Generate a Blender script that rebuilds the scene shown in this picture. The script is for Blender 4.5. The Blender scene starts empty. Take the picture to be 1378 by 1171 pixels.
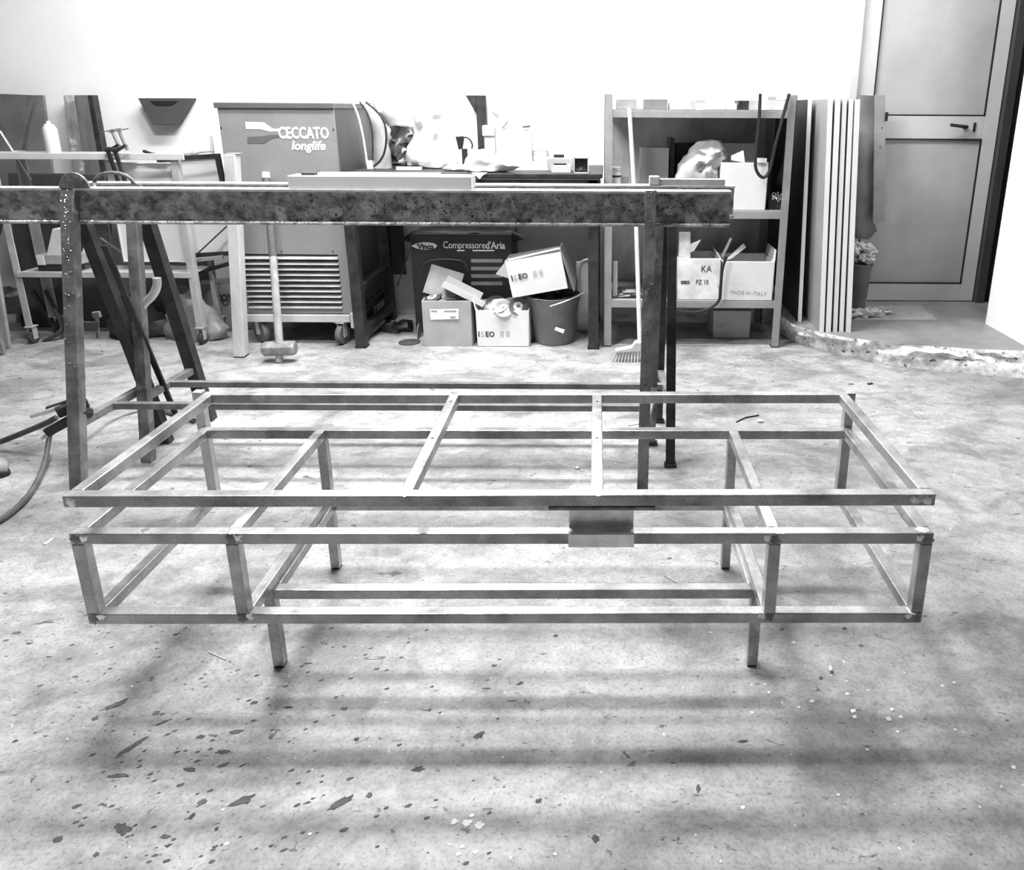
import bpy, bmesh, math, random
from math import sin, cos, tan, atan, atan2, pi, radians
from mathutils import Vector, Matrix, noise

# ------------------------------------------------------------------ camera
F, PITCH, ROLL, H, CX, CY = 981.1, 0.2802, 0.0051, 1.2546, 816.4, 428.7
scn = bpy.context.scene
col = scn.collection
cam_d = bpy.data.cameras.new('camera')
cam = bpy.data.objects.new('camera', cam_d); col.objects.link(cam)
fwd = Vector((0, cos(PITCH), -sin(PITCH))); up0 = Vector((0, sin(PITCH), cos(PITCH))); rt0 = Vector((1, 0, 0))
rt = rt0*cos(ROLL)+up0*sin(ROLL); upv = up0*cos(ROLL)-rt0*sin(ROLL)
mm = Matrix((rt, upv, -fwd)).transposed().to_4x4(); mm.translation = (0, 0, H)
cam.matrix_world = mm
cam_d.sensor_fit = 'HORIZONTAL'; cam_d.sensor_width = 36; cam_d.lens = F/1378*36
cam_d.shift_x = (689-CX)/1378; cam_d.shift_y = (CY-585.5)/1378
cam_d.clip_start = 0.05; cam_d.clip_end = 50
scn.camera = cam
# ------------------------------------------------------------------ light
wd = bpy.data.worlds.new('world'); scn.world = wd; wd.use_nodes = True
bg = wd.node_tree.nodes['Background']; bg.inputs[0].default_value = (1, 1, 1, 1); bg.inputs[1].default_value = 0.25
def area(name, loc, sx, sy, power, rot=(0, 0, 0)):
    l = bpy.data.lights.new(name, 'AREA'); l.shape = 'RECTANGLE'; l.size = sx; l.size_y = sy; l.energy = power
    o = bpy.data.objects.new(name, l); o.location = loc; o.rotation_euler = rot; col.objects.link(o); return o
area('ceiling_tube_near', (-1.2, 2.0, 3.1), 0.7, 0.30, 46)
area('ceiling_tube_far', (-0.7, 3.15, 3.1), 1.8, 0.2, 60)
area('back_wall_fill', (0.1, 3.3, 3.05), 4.2, 0.4, 42, (radians(36), 0, 0))  # unseen fill, added to brighten the back wall
scn.view_settings.view_transform = 'Standard'; scn.view_settings.look = 'None'
scn.view_settings.gamma = 1; scn.view_settings.use_curve_mapping = False
scn.view_settings.exposure = 1.10

# ------------------------------------------------------------------ helpers
def P(x, y, Y=None, Z=None):
    """world point at photo measurement (x, y) on the plane Y=.. or Z=.."""
    a, b = x-CX, y-CY
    c, s = cos(ROLL), sin(ROLL)
    a, b = c*a+s*b, -s*a+c*b
    d = rt0*a + fwd*F - up0*b
    k = (Y/d.y) if Y is not None else ((Z-H)/d.z)
    return Vector((0, 0, H)) + d*k
def XZ(x, y, Y):
    p = P(x, y, Y=Y); return p.x, p.z
MATS = {}
def mat(name, base, rough=0.6, metal=0.0, var=0.15, scale=6, stretch=(1, 1, 1), bump=0.0, bscale=40, fine=0.0, spec=0.5,
        trans=0.0, patch=None):
    if name in MATS: return MATS[name]
    m = bpy.data.materials.new(name); m.use_nodes = True; nt = m.node_tree; N = nt.nodes; L = nt.links
    b = N['Principled BSDF']; b.inputs['Roughness'].default_value = rough; b.inputs['Metallic'].default_value = metal
    b.inputs['Specular IOR Level'].default_value = spec
    tc = N.new('ShaderNodeTexCoord'); mp = N.new('ShaderNodeMapping'); mp.inputs['Scale'].default_value = stretch
    L.new(tc.outputs['Object'], mp.inputs[0])
    n = N.new('ShaderNodeTexNoise'); n.inputs['Scale'].default_value = scale; n.inputs['Detail'].default_value = 6
    n.inputs['Roughness'].default_value = 0.6
    L.new(mp.outputs[0], n.inputs['Vector'])
    r = N.new('ShaderNodeValToRGB'); lo = max(0, base*(1-var)); hi = min(1, base*(1+var))
    r.color_ramp.elements[0].position = .32; r.color_ramp.elements[1].position = .68
    r.color_ramp.elements[0].color = (lo, lo, lo, 1); r.color_ramp.elements[1].color = (hi, hi, hi, 1)
    L.new(n.outputs[0], r.inputs[0]); out = r.outputs[0]
    if patch:
        v, sc, th = patch
        n3 = N.new('ShaderNodeTexNoise'); n3.inputs['Scale'].default_value = sc; n3.inputs['Detail'].default_value = 3
        L.new(tc.outputs['Object'], n3.inputs['Vector'])
        r3 = N.new('ShaderNodeValToRGB'); r3.color_ramp.elements[0].position = th; r3.color_ramp.elements[1].position = th+.06
        L.new(n3.outputs[0], r3.inputs[0])
        mx = N.new('ShaderNodeMixRGB'); mx.inputs[2].default_value = (v, v, v, 1)
        L.new(r3.outputs[0], mx.inputs[0]); L.new(out, mx.inputs[1]); out = mx.outputs[0]
    if fine:
        n2 = N.new('ShaderNodeTexNoise'); n2.inputs['Scale'].default_value = 260; n2.inputs['Detail'].default_value = 2
        L.new(tc.outputs['Object'], n2.inputs['Vector'])
        mx = N.new('ShaderNodeMixRGB'); mx.blend_type = 'OVERLAY'; mx.inputs[0].default_value = fine
        L.new(out, mx.inputs[1]); L.new(n2.outputs[0], mx.inputs[2]); out = mx.outputs[0]
    L.new(out, b.inputs['Base Color'])
    if bump:
        nb = N.new('ShaderNodeTexNoise'); nb.inputs['Scale'].default_value = bscale; nb.inputs['Detail'].default_value = 4
        L.new(mp.outputs[0], nb.inputs['Vector'])
        bp = N.new('ShaderNodeBump'); bp.inputs['Strength'].default_value = bump; bp.inputs['Distance'].default_value = .004
        L.new(nb.outputs[0], bp.inputs['Height']); L.new(bp.outputs[0], b.inputs['Normal'])
    if trans:
        b.inputs['Transmission Weight'].default_value = trans; b.inputs['IOR'].default_value = 1.25
    MATS[name] = m; return m

STEEL = mat('raw_steel', .44, .33, .62, .45, 9, (1, 1, 1), .2, 60, .4, patch=(.58, 8, .60))
STEELB = mat('ground_steel', .85, .33, .9, .15, 30, bump=.3, bscale=120)
SCALE = mat('weld_scale', .26, .5, .7, .4, 45, bump=.6, bscale=90)
RUST = mat('rusty_beam', .34, .5, .1, .75, 30, (1, 1, 1.2), 1.0, 70, .6, patch=(.62, 17, .57))
RUSTF = mat('worn_flange', .62, .42, .6, .25, 18, bump=.4)
DARK = mat('dark_steel', .036, .5, .3, .5, 16, bump=.4, fine=.3)
LEGM = mat('leg_steel', .19, .55, .4, .5, 14, bump=.6, bscale=60, patch=(.33, 16, .62))
BLACK = mat('black_plastic', .014, .5, 0, .3, 10)
RUBBER = mat('rubber', .03, .7, 0, .3, 10)
WHITE = mat('white_plastic', .68, .45, 0, .04, 5)
PAPER = mat('white_paper', .78, .7, 0, .04, 12, bump=.2)
BAGW = mat('white_bag', .66, .45, 0, .08, 8, bump=.8, bscale=18)
CARTON = mat('white_carton', .74, .7, 0, .05, 7, bump=.1)
CARTONG = mat('grey_carton', .38, .75, 0, .12, 7, bump=.15)
CARTOND = mat('dark_carton', .17, .75, 0, .2, 7)
CARTONI = mat('carton_inside', .42, .8, 0, .1, 9)
SHELFM = mat('shelf_paint', .32, .5, .1, .14, 10, bump=.1, fine=.2)
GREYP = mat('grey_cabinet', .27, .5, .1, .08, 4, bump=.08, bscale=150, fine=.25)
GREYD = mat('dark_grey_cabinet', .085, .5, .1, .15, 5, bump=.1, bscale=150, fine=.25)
LOUV = mat('louvre_paint', .42, .5, .1, .2, 7)
WOOD = mat('pale_wood', .45, .6, 0, .2, 12, (1, 1, .12), .2)
HANDLE = mat('old_handle', .36, .65, 0, .35, 25, (1, 1, .2), .4)
DOORM = mat('door_paint', .42, .42, .05, .12, 3, bump=.05, fine=.15)
DOORF = mat('door_frame_paint', .54, .42, .05, .08, 3, fine=.15)
BUCK = mat('bucket_plastic', .16, .55, 0, .15, 9, bump=.15, fine=.2)
CONC = mat('broken_concrete', .72, .9, 0, .4, 26, bump=1.0, bscale=50, fine=.5, patch=(.12, 30, .63))
TILE = mat('step_tile', .22, .45, 0, .25, 5, fine=.25)
GREYL = mat('light_grey', .55, .55, 0, .12, 8)
GREYM = mat('mid_grey', .27, .6, 0, .25, 8, bump=.2)
CLOTH = mat('dark_cloth', .13, .85, 0, .25, 12, bump=.3)
GALV = mat('galvanised', .6, .4, .5, .15, 14, fine=.2)
FILMY = mat('milky_film', .34, .35, 0, .2, 7, bump=.3, bscale=14)
INK = mat('black_ink', .012, .6, 0, 0)
INKG = mat('grey_ink', .45, .6, 0, 0)
WINK = mat('white_ink', .92, .6, 0, 0)
CLEAR = mat('clear_plastic', .93, .12, 0, .02, 3, trans=.75)

class MB:
    def __init__(s): s.v = []; s.f = []; s.sm = False
    def add(s, vs, fs):
        n = len(s.v); s.v += [Vector(v) for v in vs]; s.f += [tuple(i+n for i in f) for f in fs]; return s
    def box(s, x0, x1, y0, y1, z0, z1, M=None):
        vs = [Vector((x, y, z)) for z in (z0, z1) for y in (y0, y1) for x in (x0, x1)]
        if M is not None: vs = [M @ v for v in vs]
        return s.add(vs, [(0, 2, 3, 1), (4, 5, 7, 6), (0, 1, 5, 4), (2, 6, 7, 3), (0, 4, 6, 2), (1, 3, 7, 5)])
    def bar(s, p0, p1, w, h, up=(0, 0, 1), ext=0):
        p0, p1 = Vector(p0), Vector(p1); d = (p1-p0).normalized(); p0 = p0-d*ext; p1 = p1+d*ext
        u = Vector(up); sd = d.cross(u)
        if sd.length < 1e-4: sd = d.cross(Vector((0, 1, 0)))
        sd.normalize(); u = sd.cross(d)
        vs = [p+sd*a*w/2+u*b*h/2 for p in (p0, p1) for b in (-1, 1) for a in (-1, 1)]
        return s.add(vs, [(0, 2, 3, 1), (4, 5, 7, 6), (0, 1, 5, 4), (2, 6, 7, 3), (0, 4, 6, 2), (1, 3, 7, 5)])
    def tube(s, pts, r, n=8, cap=True, sub=0):
        pts = [Vector(p) for p in pts]
        for _ in range(sub):
            q = [pts[0]]
            for a, b in zip(pts, pts[1:]): q += [a*.75+b*.25, a*.25+b*.75]
            pts = q+[pts[-1]]
        rr = r if isinstance(r, (list, tuple)) else [r]*len(pts)
        if len(rr) != len(pts): rr = [rr[0]+(rr[-1]-rr[0])*i/(len(pts)-1) for i in range(len(pts))]
        base = len(s.v); prev = None
        for i, p in enumerate(pts):
            d = (pts[min(i+1, len(pts)-1)]-pts[max(i-1, 0)])
            d = d.normalized() if d.length > 1e-9 else Vector((0, 0, 1))
            if prev is None:
                a = d.cross(Vector((0, 0, 1)));  a = a if a.length > .05 else d.cross(Vector((1, 0, 0)))
            else: a = prev - d*prev.dot(d)
            a.normalize(); prev = a; b = d.cross(a)
            for k in range(n):
                t = 2*pi*k/n; s.v.append(p+(a*cos(t)+b*sin(t))*rr[i])
        for i in range(len(pts)-1):
            for k in range(n):
                k2 = (k+1) % n; s.f.append((base+i*n+k, base+i*n+k2, base+(i+1)*n+k2, base+(i+1)*n+k))
        if cap:
            s.f.append(tuple(base+k for k in range(n))[::-1]); s.f.append(tuple(base+(len(pts)-1)*n+k for k in range(n)))
        return s
    def lathe(s, prof, c, n=20, axis='z', M=None, cap=True):
        base = len(s.v); c = Vector(c)
        for r, h in prof:
            for k in range(n):
                t = 2*pi*k/n
                v = Vector((r*cos(t), r*sin(t), h))
                if axis == 'x': v = Vector((v.z, v.x, v.y))
                if axis == 'y': v = Vector((v.x, v.z, v.y))
                if M is not None: v = M @ v
                s.v.append(c+v)
        for i in range(len(prof)-1):
            for k in range(n):
                k2 = (k+1) % n; s.f.append((base+i*n+k, base+i*n+k2, base+(i+1)*n+k2, base+(i+1)*n+k))
        if cap:
            s.f.append(tuple(base+k for k in range(n))[::-1]); s.f.append(tuple(base+(len(prof)-1)*n+k for k in range(n)))
        return s
    def prism(s, pts, dv):
        pts = [Vector(p) for p in pts]; n = len(pts); dv = Vector(dv)
        return s.add(pts+[p+dv for p in pts], [tuple(range(n))[::-1], tuple(range(n, 2*n))]+[(i, (i+1) % n, n+(i+1) % n, n+i) for i in range(n)])
    def loft(s, rows, Y, ky=.7, n=20, amp=.0, fr=18, seed=0, ymax=9):
        """rounded body through measured rows (y, xl, xr) standing at depth Y"""
        if amp:
            rr = []
            for a_, b_ in zip(rows, rows[1:]): rr += [tuple(a_[i]+(b_[i]-a_[i])*f for i in range(3)) for f in (0, .34, .67)]
            rows = rr+[rows[-1]]; n = int(n*1.6)
        base = len(s.v); m = len(rows)
        for (y, xl, xr) in rows:
            a = P(xl, y, Y=Y); b = P(xr, y, Y=Y); c = (a+b)/2; ra = (b.x-a.x)/2; rb = min(ra*ky, ymax)
            for k in range(n):
                t = 2*pi*k/n
                v = Vector((c.x+ra*cos(t), c.y+rb*sin(t), c.z))
                if amp:
                    q = v.copy(); rad = Vector((cos(t), sin(t), 0))
                    e = (1-abs(noise.noise(q*fr+Vector((seed, 0, 0))))*3.2)*.55+(.5-abs(noise.noise(q*fr*2.3+Vector((seed, 4, 0)))))*.5
                    v += rad*e*amp*.8+Vector((noise.noise(q*fr*.6+Vector((seed, 0, 0))), noise.noise(q*fr+Vector((seed, 9, 0))), .8*noise.noise(q*fr+Vector((seed, 0, 9)))))*amp
                v.z = max(v.z, .001); s.v.append(v)
        for i in range(m-1):
            for k in range(n):
                k2 = (k+1) % n; s.f.append((base+i*n+k, base+i*n+k2, base+(i+1)*n+k2, base+(i+1)*n+k))
        s.f.append(tuple(base+k for k in range(n))); s.f.append(tuple(base+(m-1)*n+k for k in range(n)))
        return s
    def blob(s, c, rx, ry, rz, amp=.25, fr=6, seed=0, n=14, m=9, flat=True):
        base = len(s.v); c = Vector(c)
        for i in range(m+1):
            ph = pi*i/m
            for k in range(n):
                t = 2*pi*k/n; d = Vector((sin(ph)*cos(t), sin(ph)*sin(t), cos(ph)))
                q = 1+amp*2*noise.noise(d*fr/3+Vector((seed*3.1, 0, 0)))+amp*noise.noise(d*fr+Vector((seed*1.7, 5, 0)))
                v = Vector((d.x*rx*q, d.y*ry*q, d.z*rz*q))
                if flat and v.z < -rz*.6: v.z = -rz*.6
                s.v.append(c+v)
        for i in range(m):
            for k in range(n):
                k2 = (k+1) % n; s.f.append((base+i*n+k, base+(i+1)*n+k, base+(i+1)*n+k2, base+i*n+k2))
        return s
    def build(s, name, m, parent=None, bevel=0, smooth=False, kind=None, label=None, base=None):
        """link as one mesh; vertices are given in world space (or in the parent's space when parent has 'local')"""
        org = Vector((0, 0, 0)); r = parent
        loc = None
        if parent is not None:
            while r.parent: r = r.parent
            if not r.get('_l'): org = r.location.copy()
        else:
            xs = [v.x for v in s.v]; ys = [v.y for v in s.v]; zs = [v.z for v in s.v]
            org = Vector(base) if base else Vector(((min(xs)+max(xs))/2, (min(ys)+max(ys))/2, min(zs)))
            loc = org
        me = bpy.data.meshes.new(name); me.from_pydata([tuple(v-org) for v in s.v], [], s.f)
        bm = bmesh.new(); bm.from_mesh(me); bmesh.ops.remove_doubles(bm, verts=bm.verts, dist=1e-5)
        bmesh.ops.recalc_face_normals(bm, faces=bm.faces)
        bm.to_mesh(me); bm.free()
        me.materials.append(m)
        o = bpy.data.objects.new(name, me); col.objects.link(o)
        if parent is not None: o.parent = parent
        else: o.location = loc
        if smooth:
            for p in me.polygons: p.use_smooth = True
            me.set_sharp_from_angle(angle=radians(42))
        if bevel:
            md = o.modifiers.new('bevel', 'BEVEL'); md.width = bevel; md.segments = 2; md.limit_method = 'ANGLE'
            md.angle_limit = radians(40)
        if kind: o['kind'] = kind
        if label: o['label'] = label
        return o
def thing(name, label, cat, loc, group=None, rz=0, local=False):
    o = bpy.data.objects.new(name, None); o.empty_display_size = .05; o.location = loc; o.rotation_euler = (0, 0, rz)
    col.objects.link(o); o['label'] = label; o['category'] = cat
    if group: o['group'] = group
    if local: o['_l'] = 1
    return o
def tag(o, label, cat, group=None):
    o['label'] = label; o['category'] = cat
    if group: o['group'] = group
    return o
def struct(o): o['kind'] = 'structure'; return o
def rotz(a, c=(0, 0, 0)):
    c = Vector(c); return Matrix.Translation(c) @ Matrix.Rotation(a, 4, 'Z')
def text(s, size, M, m, parent, name='lettering', ext=.0006, shear=0, off=0, sx=1.0, space=1.0):
    c = bpy.data.curves.new('t', 'FONT'); c.body = s; c.size = size; c.extrude = ext; c.shear = shear; c.offset = off
    c.space_character = space; c.resolution_u = 2
    t = bpy.data.objects.new('t', c); col.objects.link(t)
    bpy.context.view_layer.update()
    me = bpy.data.meshes.new_from_object(t); bpy.data.objects.remove(t)
    r = parent
    while r.parent: r = r.parent
    me.transform(Matrix.Translation(-r.location) @ M @ Matrix.Diagonal((sx, 1, 1, 1)))
    me.name = name; me.materials.clear(); me.materials.append(m)
    o = bpy.data.objects.new(name, me); col.objects.link(o); o.parent = parent
    return o
def face_front(p, rz=0, tilt=0):   # text matrix: reads from -Y side
    return Matrix.Translation(Vector(p)) @ Matrix.Rotation(rz, 4, 'Z') @ Matrix.Rotation(tilt, 4, 'Y') @ Matrix.Rotation(pi/2, 4, 'X')

# ================================================================== SETTING
# floor
def floor_mat():
    m = bpy.data.materials.new('worn_concrete_floor'); m.use_nodes = True; nt = m.node_tree; N = nt.nodes; L = nt.links
    b = N['Principled BSDF']
    tc = N.new('ShaderNodeTexCoord')
    def noi(sc, det=5, st=(1, 1, 1), rot=0, dist=0):
        mp = N.new('ShaderNodeMapping'); mp.inputs['Scale'].default_value = st; mp.inputs['Rotation'].default_value = (0, 0, rot)
        L.new(tc.outputs['Object'], mp.inputs[0])
        n = N.new('ShaderNodeTexNoise'); n.inputs['Scale'].default_value = sc; n.inputs['Detail'].default_value = det
        n.inputs['Roughness'].default_value = .62; n.inputs['Distortion'].default_value = dist
        L.new(mp.outputs[0], n.inputs['Vector']); return n.outputs[0]
    def ramp(i, a, b_, ca, cb):
        r = N.new('ShaderNodeValToRGB'); r.color_ramp.elements[0].position = a; r.color_ramp.elements[1].position = b_
        r.color_ramp.elements[0].color = (ca, ca, ca, 1); r.color_ramp.elements[1].color = (cb, cb, cb, 1)
        L.new(i, r.inputs[0]); return r.outputs[0]
    def mul(a, b_, f=1.0, mode='MULTIPLY'):
        x = N.new('ShaderNodeMixRGB'); x.blend_type = mode; x.inputs[0].default_value = f
        L.new(a, x.inputs[1]); L.new(b_, x.inputs[2]); return x.outputs[0]
    c = ramp(noi(1.1, 7, dist=.6), .33, .64, .34, .58)
    c = mul(c, ramp(noi(3.2, 8, (1, 1.4, 1), .3, .8), .40, .50, .68, 1.0))
    c = mul(c, ramp(noi(11, 7, (1, 1.3, 1), .2, 1.2), .40, .50, .86, 1.0))
    c = mul(c, ramp(noi(7, 8, (1, 1.6, 1), .5, .5), .34, .60, .70, 1.0))
    c = mul(c, ramp(noi(38, 5), .3, .6, .80, 1.0))
    c = mul(c, ramp(noi(120, 3), .36, .5, .74, 1.0))
    pits = ramp(noi(17, 4, (1, 2.2, 1), .6, .8), .655, .69, 1.0, .28)
    pits2 = ramp(noi(50, 3, (1, 2.0, 1), .6), .655, .69, 1.0, .34)
    c = mul(c, pits); c = mul(c, pits2)
    specks = ramp(noi(70, 1), .755, .775, 0.0, 1.0)
    c = mul(c, ramp(noi(70, 1), .765, .785, 0, .45), 1, 'ADD')
    L.new(c, b.inputs['Base Color'])
    rr = ramp(noi(4, 5), .3, .7, .36, .55); L.new(rr, b.inputs['Roughness'])
    b.inputs['Specular IOR Level'].default_value = .55
    bp = N.new('ShaderNodeBump'); bp.inputs['Strength'].default_value = .35; bp.inputs['Distance'].default_value = .004
    hh = mul(mul(noi(60, 5), pits), pits2); L.new(hh, bp.inputs['Height']); L.new(bp.outputs[0], b.inputs['Normal'])
    return m
FLOORM = floor_mat()
floor = struct(MB().box(-4.6, 5.6, -3.1, 4.9, -.12, 0).build('floor', FLOORM, base=(0, 0, 0)))
WALLM = mat('white_wall', .90, .7, 0, .03, 2, bump=.12, bscale=30)
WALLS = mat('plaster_wall', .80, .8, 0, .06, 3, bump=.15, bscale=30)
struct(MB().box(-4.6, 1.38, 4.46, 4.6, 0, 3.2).build('wall_back', WALLM))
struct(MB().box(-4.6, -4.45, -3.0, 4.46, 0, 3.2).build('wall_left', mat('grey_wall', .18, .8, 0, .15, 3)))
wr = struct(MB().box(2.10, 2.35, 3.05, 3.88, 0, 3.2).build('wall_pier', WALLM))
struct(MB().box(5.5, 5.6, -3.0, 4.6, 0, 3.2).build('wall_right', mat('side_wall', .25, .9, 0, .1, 1.5)))
struct(MB().box(1.38, 2.30, 4.46, 4.6, 2.20, 3.2).build('trim_1', WALLM))
struct(MB().box(-4.6, 5.6, -3.1, 4.9, 3.2, 3.3).build('ceiling', mat('ceiling_plaster', .55, .9, 0, .05, 2)))
struct(MB().box(-4.6, 5.6, -3.1, -3.0, 0, 3.2).build('wall_front', mat('front_wall', .16, .9, 0, .1, 1.5)))
# recess right of the door, its shadow put into the dark wall colour
DKW = mat('dark_shade_paint', .035, .7, 0, .3, 4, fine=.2)
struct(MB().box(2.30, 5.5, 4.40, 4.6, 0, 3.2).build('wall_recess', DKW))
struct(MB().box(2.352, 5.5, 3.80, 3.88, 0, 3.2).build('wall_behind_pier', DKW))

# raised step with broken front edge
top_e = [(1052, 425), (1066, 436), (1085, 443), (1110, 448), (1150, 456), (1200, 462), (1250, 466), (1300, 469), (1378, 472), (1470, 476)]
bot_e = [(1028, 431), (1044, 446), (1070, 460), (1098, 469), (1140, 480), (1195, 491), (1250, 498), (1310, 504), (1378, 509), (1470, 516)]
def dense(e, k=22):
    o = []
    for (a, b) in zip(e, e[1:]):
        for i in range(k): o.append((a[0]+(b[0]-a[0])*i/k, a[1]+(b[1]-a[1])*i/k))
    return o+[e[-1]]
te = [P(x, y, Z=.12) for x, y in dense(top_e)]; be = [P(x, y, Z=0) for x, y in dense(bot_e)]
n = len(te); rows = []
def fb(p, o=4):
    a, r = 1, 0
    for k in range(o): r += a*noise.noise(p*(2**k)); a *= .55
    return r
for i in range(n):
    t, b = te[i].copy(), be[i].copy()
    prof = [(1.0, .12, .010), (.92, .108, .030), (.80, .092, .034), (.68, .076, .030), (.50, .064, .020), (.30, .056, .012), (.16, .040, .006), (.08, .020, .004), (0, 0, .004)]
    row = [Vector((t.x, 4.44, .12)), Vector((t.x, t.y+.06, .12))]
    for (f, z, am) in prof:
        q = b.lerp(t, f); w = Vector((q.x*9, z*30, .3))
        q.y += fb(w)*am; q.x += fb(w+Vector((7, 0, 0)))*am*.6
        q.z = max(0, min(.12, z+fb(w+Vector((0, 7, 0)))*am*.35)) if 0 < f < 1 else z
        row.append(q)
    rows.append(row)
k = len(rows[0]); vs = [v for r in rows for v in r]
fs = [(i*k+j, (i+1)*k+j, (i+1)*k+j+1, i*k+j+1) for i in range(n-1) for j in range(2, k-1)]
step = MB().add(vs, fs)
step_o = struct(step.build('trim_step', CONC, smooth=True))
vs = []; fs = []
for i, r in enumerate(rows): vs += [r[0], r[2]]
for i in range(n-1): fs.append((2*i, 2*i+2, 2*i+3, 2*i+1))
mbt = MB().add(vs, fs).add([(te[-1].x-.02, te[-1].y, .12), (2.6, te[-1].y, .12), (2.6, 4.44, .12), (te[-1].x-.02, 4.44, .12)], [(0, 1, 2, 3)])
tread = mbt.build('tread', TILE, step_o)
tread.parent = step_o
# (tread mesh was offset by the step's own origin in build())

# ---- door (sits in the wall on the step)
DY = 4.38
dr = struct(bpy.data.objects.new('door_1', None)); dr.location = (1.85, DY, .12); col.objects.link(dr)
xr_, _z = XZ(1306, 405, DY); dx0, dx1 = 1.42, xr_
zb0 = .125; zb1 = XZ(1290, 381, DY)[1]; zr0 = XZ(1300, 187, DY)[1]; zr1 = XZ(1300, 156, DY)[1]; ztop = 2.12
sx1 = XZ(1292, 378, DY)[0]; sx0 = dx0+.10
MB().box(sx1, dx1, DY-.02, DY+.02, zb0, ztop).build('stile', DOORF, dr, .003)
MB().box(dx0, sx0, DY-.02, DY+.02, zb0, ztop).build('stile', DOORF, dr, .003)
MB().box(sx0, sx1, DY-.02, DY+.02, zb0, zb1).build('bottom_rail', DOORF, dr, .003)
MB().box(sx0, sx1, DY-.02, DY+.02, zr0, zr1).build('lock_rail', DOORF, dr, .003)
MB().box(sx0, sx1, DY-.02, DY+.02, ztop-.09, ztop).build('top_rail', DOORF, dr, .003)
MB().box(sx0+.004, sx1-.004, DY-.008, DY+.01, zb1+.004, zr0-.004).build('lower_panel', DOORM, dr, .002)
MB().box(sx0+.004, sx1-.004, DY-.008, DY+.01, zr1+.004, ztop-.094).build('upper_panel', DOORM, dr, .002)
g = MB()
for (za, zb_) in ((zb1, zr0), (zr1, ztop-.09)):
    g.box(sx0, sx1, DY-.0215, DY-.012, za, za+.007).box(sx0, sx1, DY-.0215, DY-.012, zb_-.007, zb_)
    g.box(sx1-.007, sx1, DY-.0215, DY-.012, za, zb_).box(sx0, sx0+.007, DY-.0215, DY-.012, za, zb_)
g.build('panel_gasket', BLACK, dr)
hx, hz = XZ(1301, 171, DY-.05)
h = MB().tube([(hx, DY-.02, hz), (hx, DY-.06, hz), (hx-.02, DY-.065, hz+.002), (hx-.10, DY-.062, hz+.012)], [.012, .009], 8, sub=1)
ho = h.build('handle', BLACK, dr, smooth=True)
px_, pz_ = XZ(1311, 171, DY-.02)
MB().box(px_-.008, px_+.008, DY-.026, DY-.019, pz_-.025, pz_+.025).build('keyhole_plate', BLACK, dr, .003)
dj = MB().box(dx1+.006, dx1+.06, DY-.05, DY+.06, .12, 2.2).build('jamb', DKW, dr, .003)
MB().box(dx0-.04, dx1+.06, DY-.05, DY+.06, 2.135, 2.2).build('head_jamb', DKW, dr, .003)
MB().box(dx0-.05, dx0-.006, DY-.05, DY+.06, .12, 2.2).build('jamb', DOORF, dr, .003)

# ================================================================== STEEL TV FRAME
T = .025; W = 1.75; D = .5151; ZT, ZM, ZB = .5295, .4276, .2366; A, B = .3104, 1.4142
fr = thing('tv_stand_frame', 'large bare welded steel furniture frame of square tubes standing on short legs in the foreground', 'metal frame',
           (-1.0809, 1.2879, 0), rz=.0098, local=True)
def tb(name, x0, x1, y0, y1, z1, h=T, m=STEEL, z0=None):
    return MB().box(x0, x1, y0, y1, (z1-h) if z0 is None else z0, z1).build(name, m, fr, .0022)
for z in (ZM, ZB):
    tb('front_rail', 0, W, 0, T, z); tb('rear_rail', 0, W, D-T, D, z)
    tb('side_rail', 0, T, T, D-T, z); tb('side_rail', W-T, W, T, D-T, z)
    tb('cross_bar', A, A+T, T, D-T, z); tb('cross_bar', B, B+T, T, D-T, z)
for u in (0, A, B, W-T): tb('front_post', u, u+T, 0, T, ZM-T, z0=ZB)
for u in (A, B): tb('rear_post', u, u+T, D-T, D, ZM-T, z0=ZB)
for u in (-.0155, 1.730): tb('corner_post', u, u+T, D+.0003, D+T, ZT-.004, z0=ZB-T)
# leg sub-frame just under the bottom tier
ly0 = .113
tb('leg_frame_rail', A+T, B, ly0, ly0+T, ZB-T); tb('leg_frame_rail', A+T, B, D-T, D, ZB-T)
tb('leg_frame_rail', A+.006, A+T+.006, ly0+T, D-T, ZB-T-.0002); tb('leg_frame_rail', B-.006, B+T-.006, ly0+T, D-T, ZB-T-.0002)
for u in (A, B):
    for v in (ly0, D-T):
        l = MB().box(u, u+T, v, v+T, .004, ZB-T).build('leg', STEEL, fr, .0022)
        MB().box(u+.001, u+T-.001, v+.001, v+T-.001, 0, .006).build('foot_cap', BLACK, l, .001)
# upper rectangle, slightly turned
M2 = Matrix.Translation(Vector((.0285, -.031, 0))) @ Matrix.Rotation(.0041, 4, 'Z')
TW, TD, C1, C2 = 1.7015, .5449, .6466, 1.0226
def tb2(name, x0, x1, y0, y1, m=STEEL): return MB().box(x0, x1, y0, y1, ZT-T, ZT, M2).build(name, m, fr, .0022)
tb2('top_front_rail', 0, TW, 0, T); tb2('top_rear_rail', 0, TW, TD-T, TD)
tb2('top_side_rail', 0, T, T, TD-T); tb2('top_side_rail', TW-T, TW, T, TD-T)
for c, dx in ((C1, 0), (C2, 0)):
    o = tb2('top_cross_bar', c, c+T, T, TD-T)
    for f in (.47, .91): MB().lathe([(.0035, 0), (.0035, .0006)], M2 @ Vector((c+T/2, T+f*(TD-2*T), ZT-.0001)), 8).build('screw_hole', BLACK, o)
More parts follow.
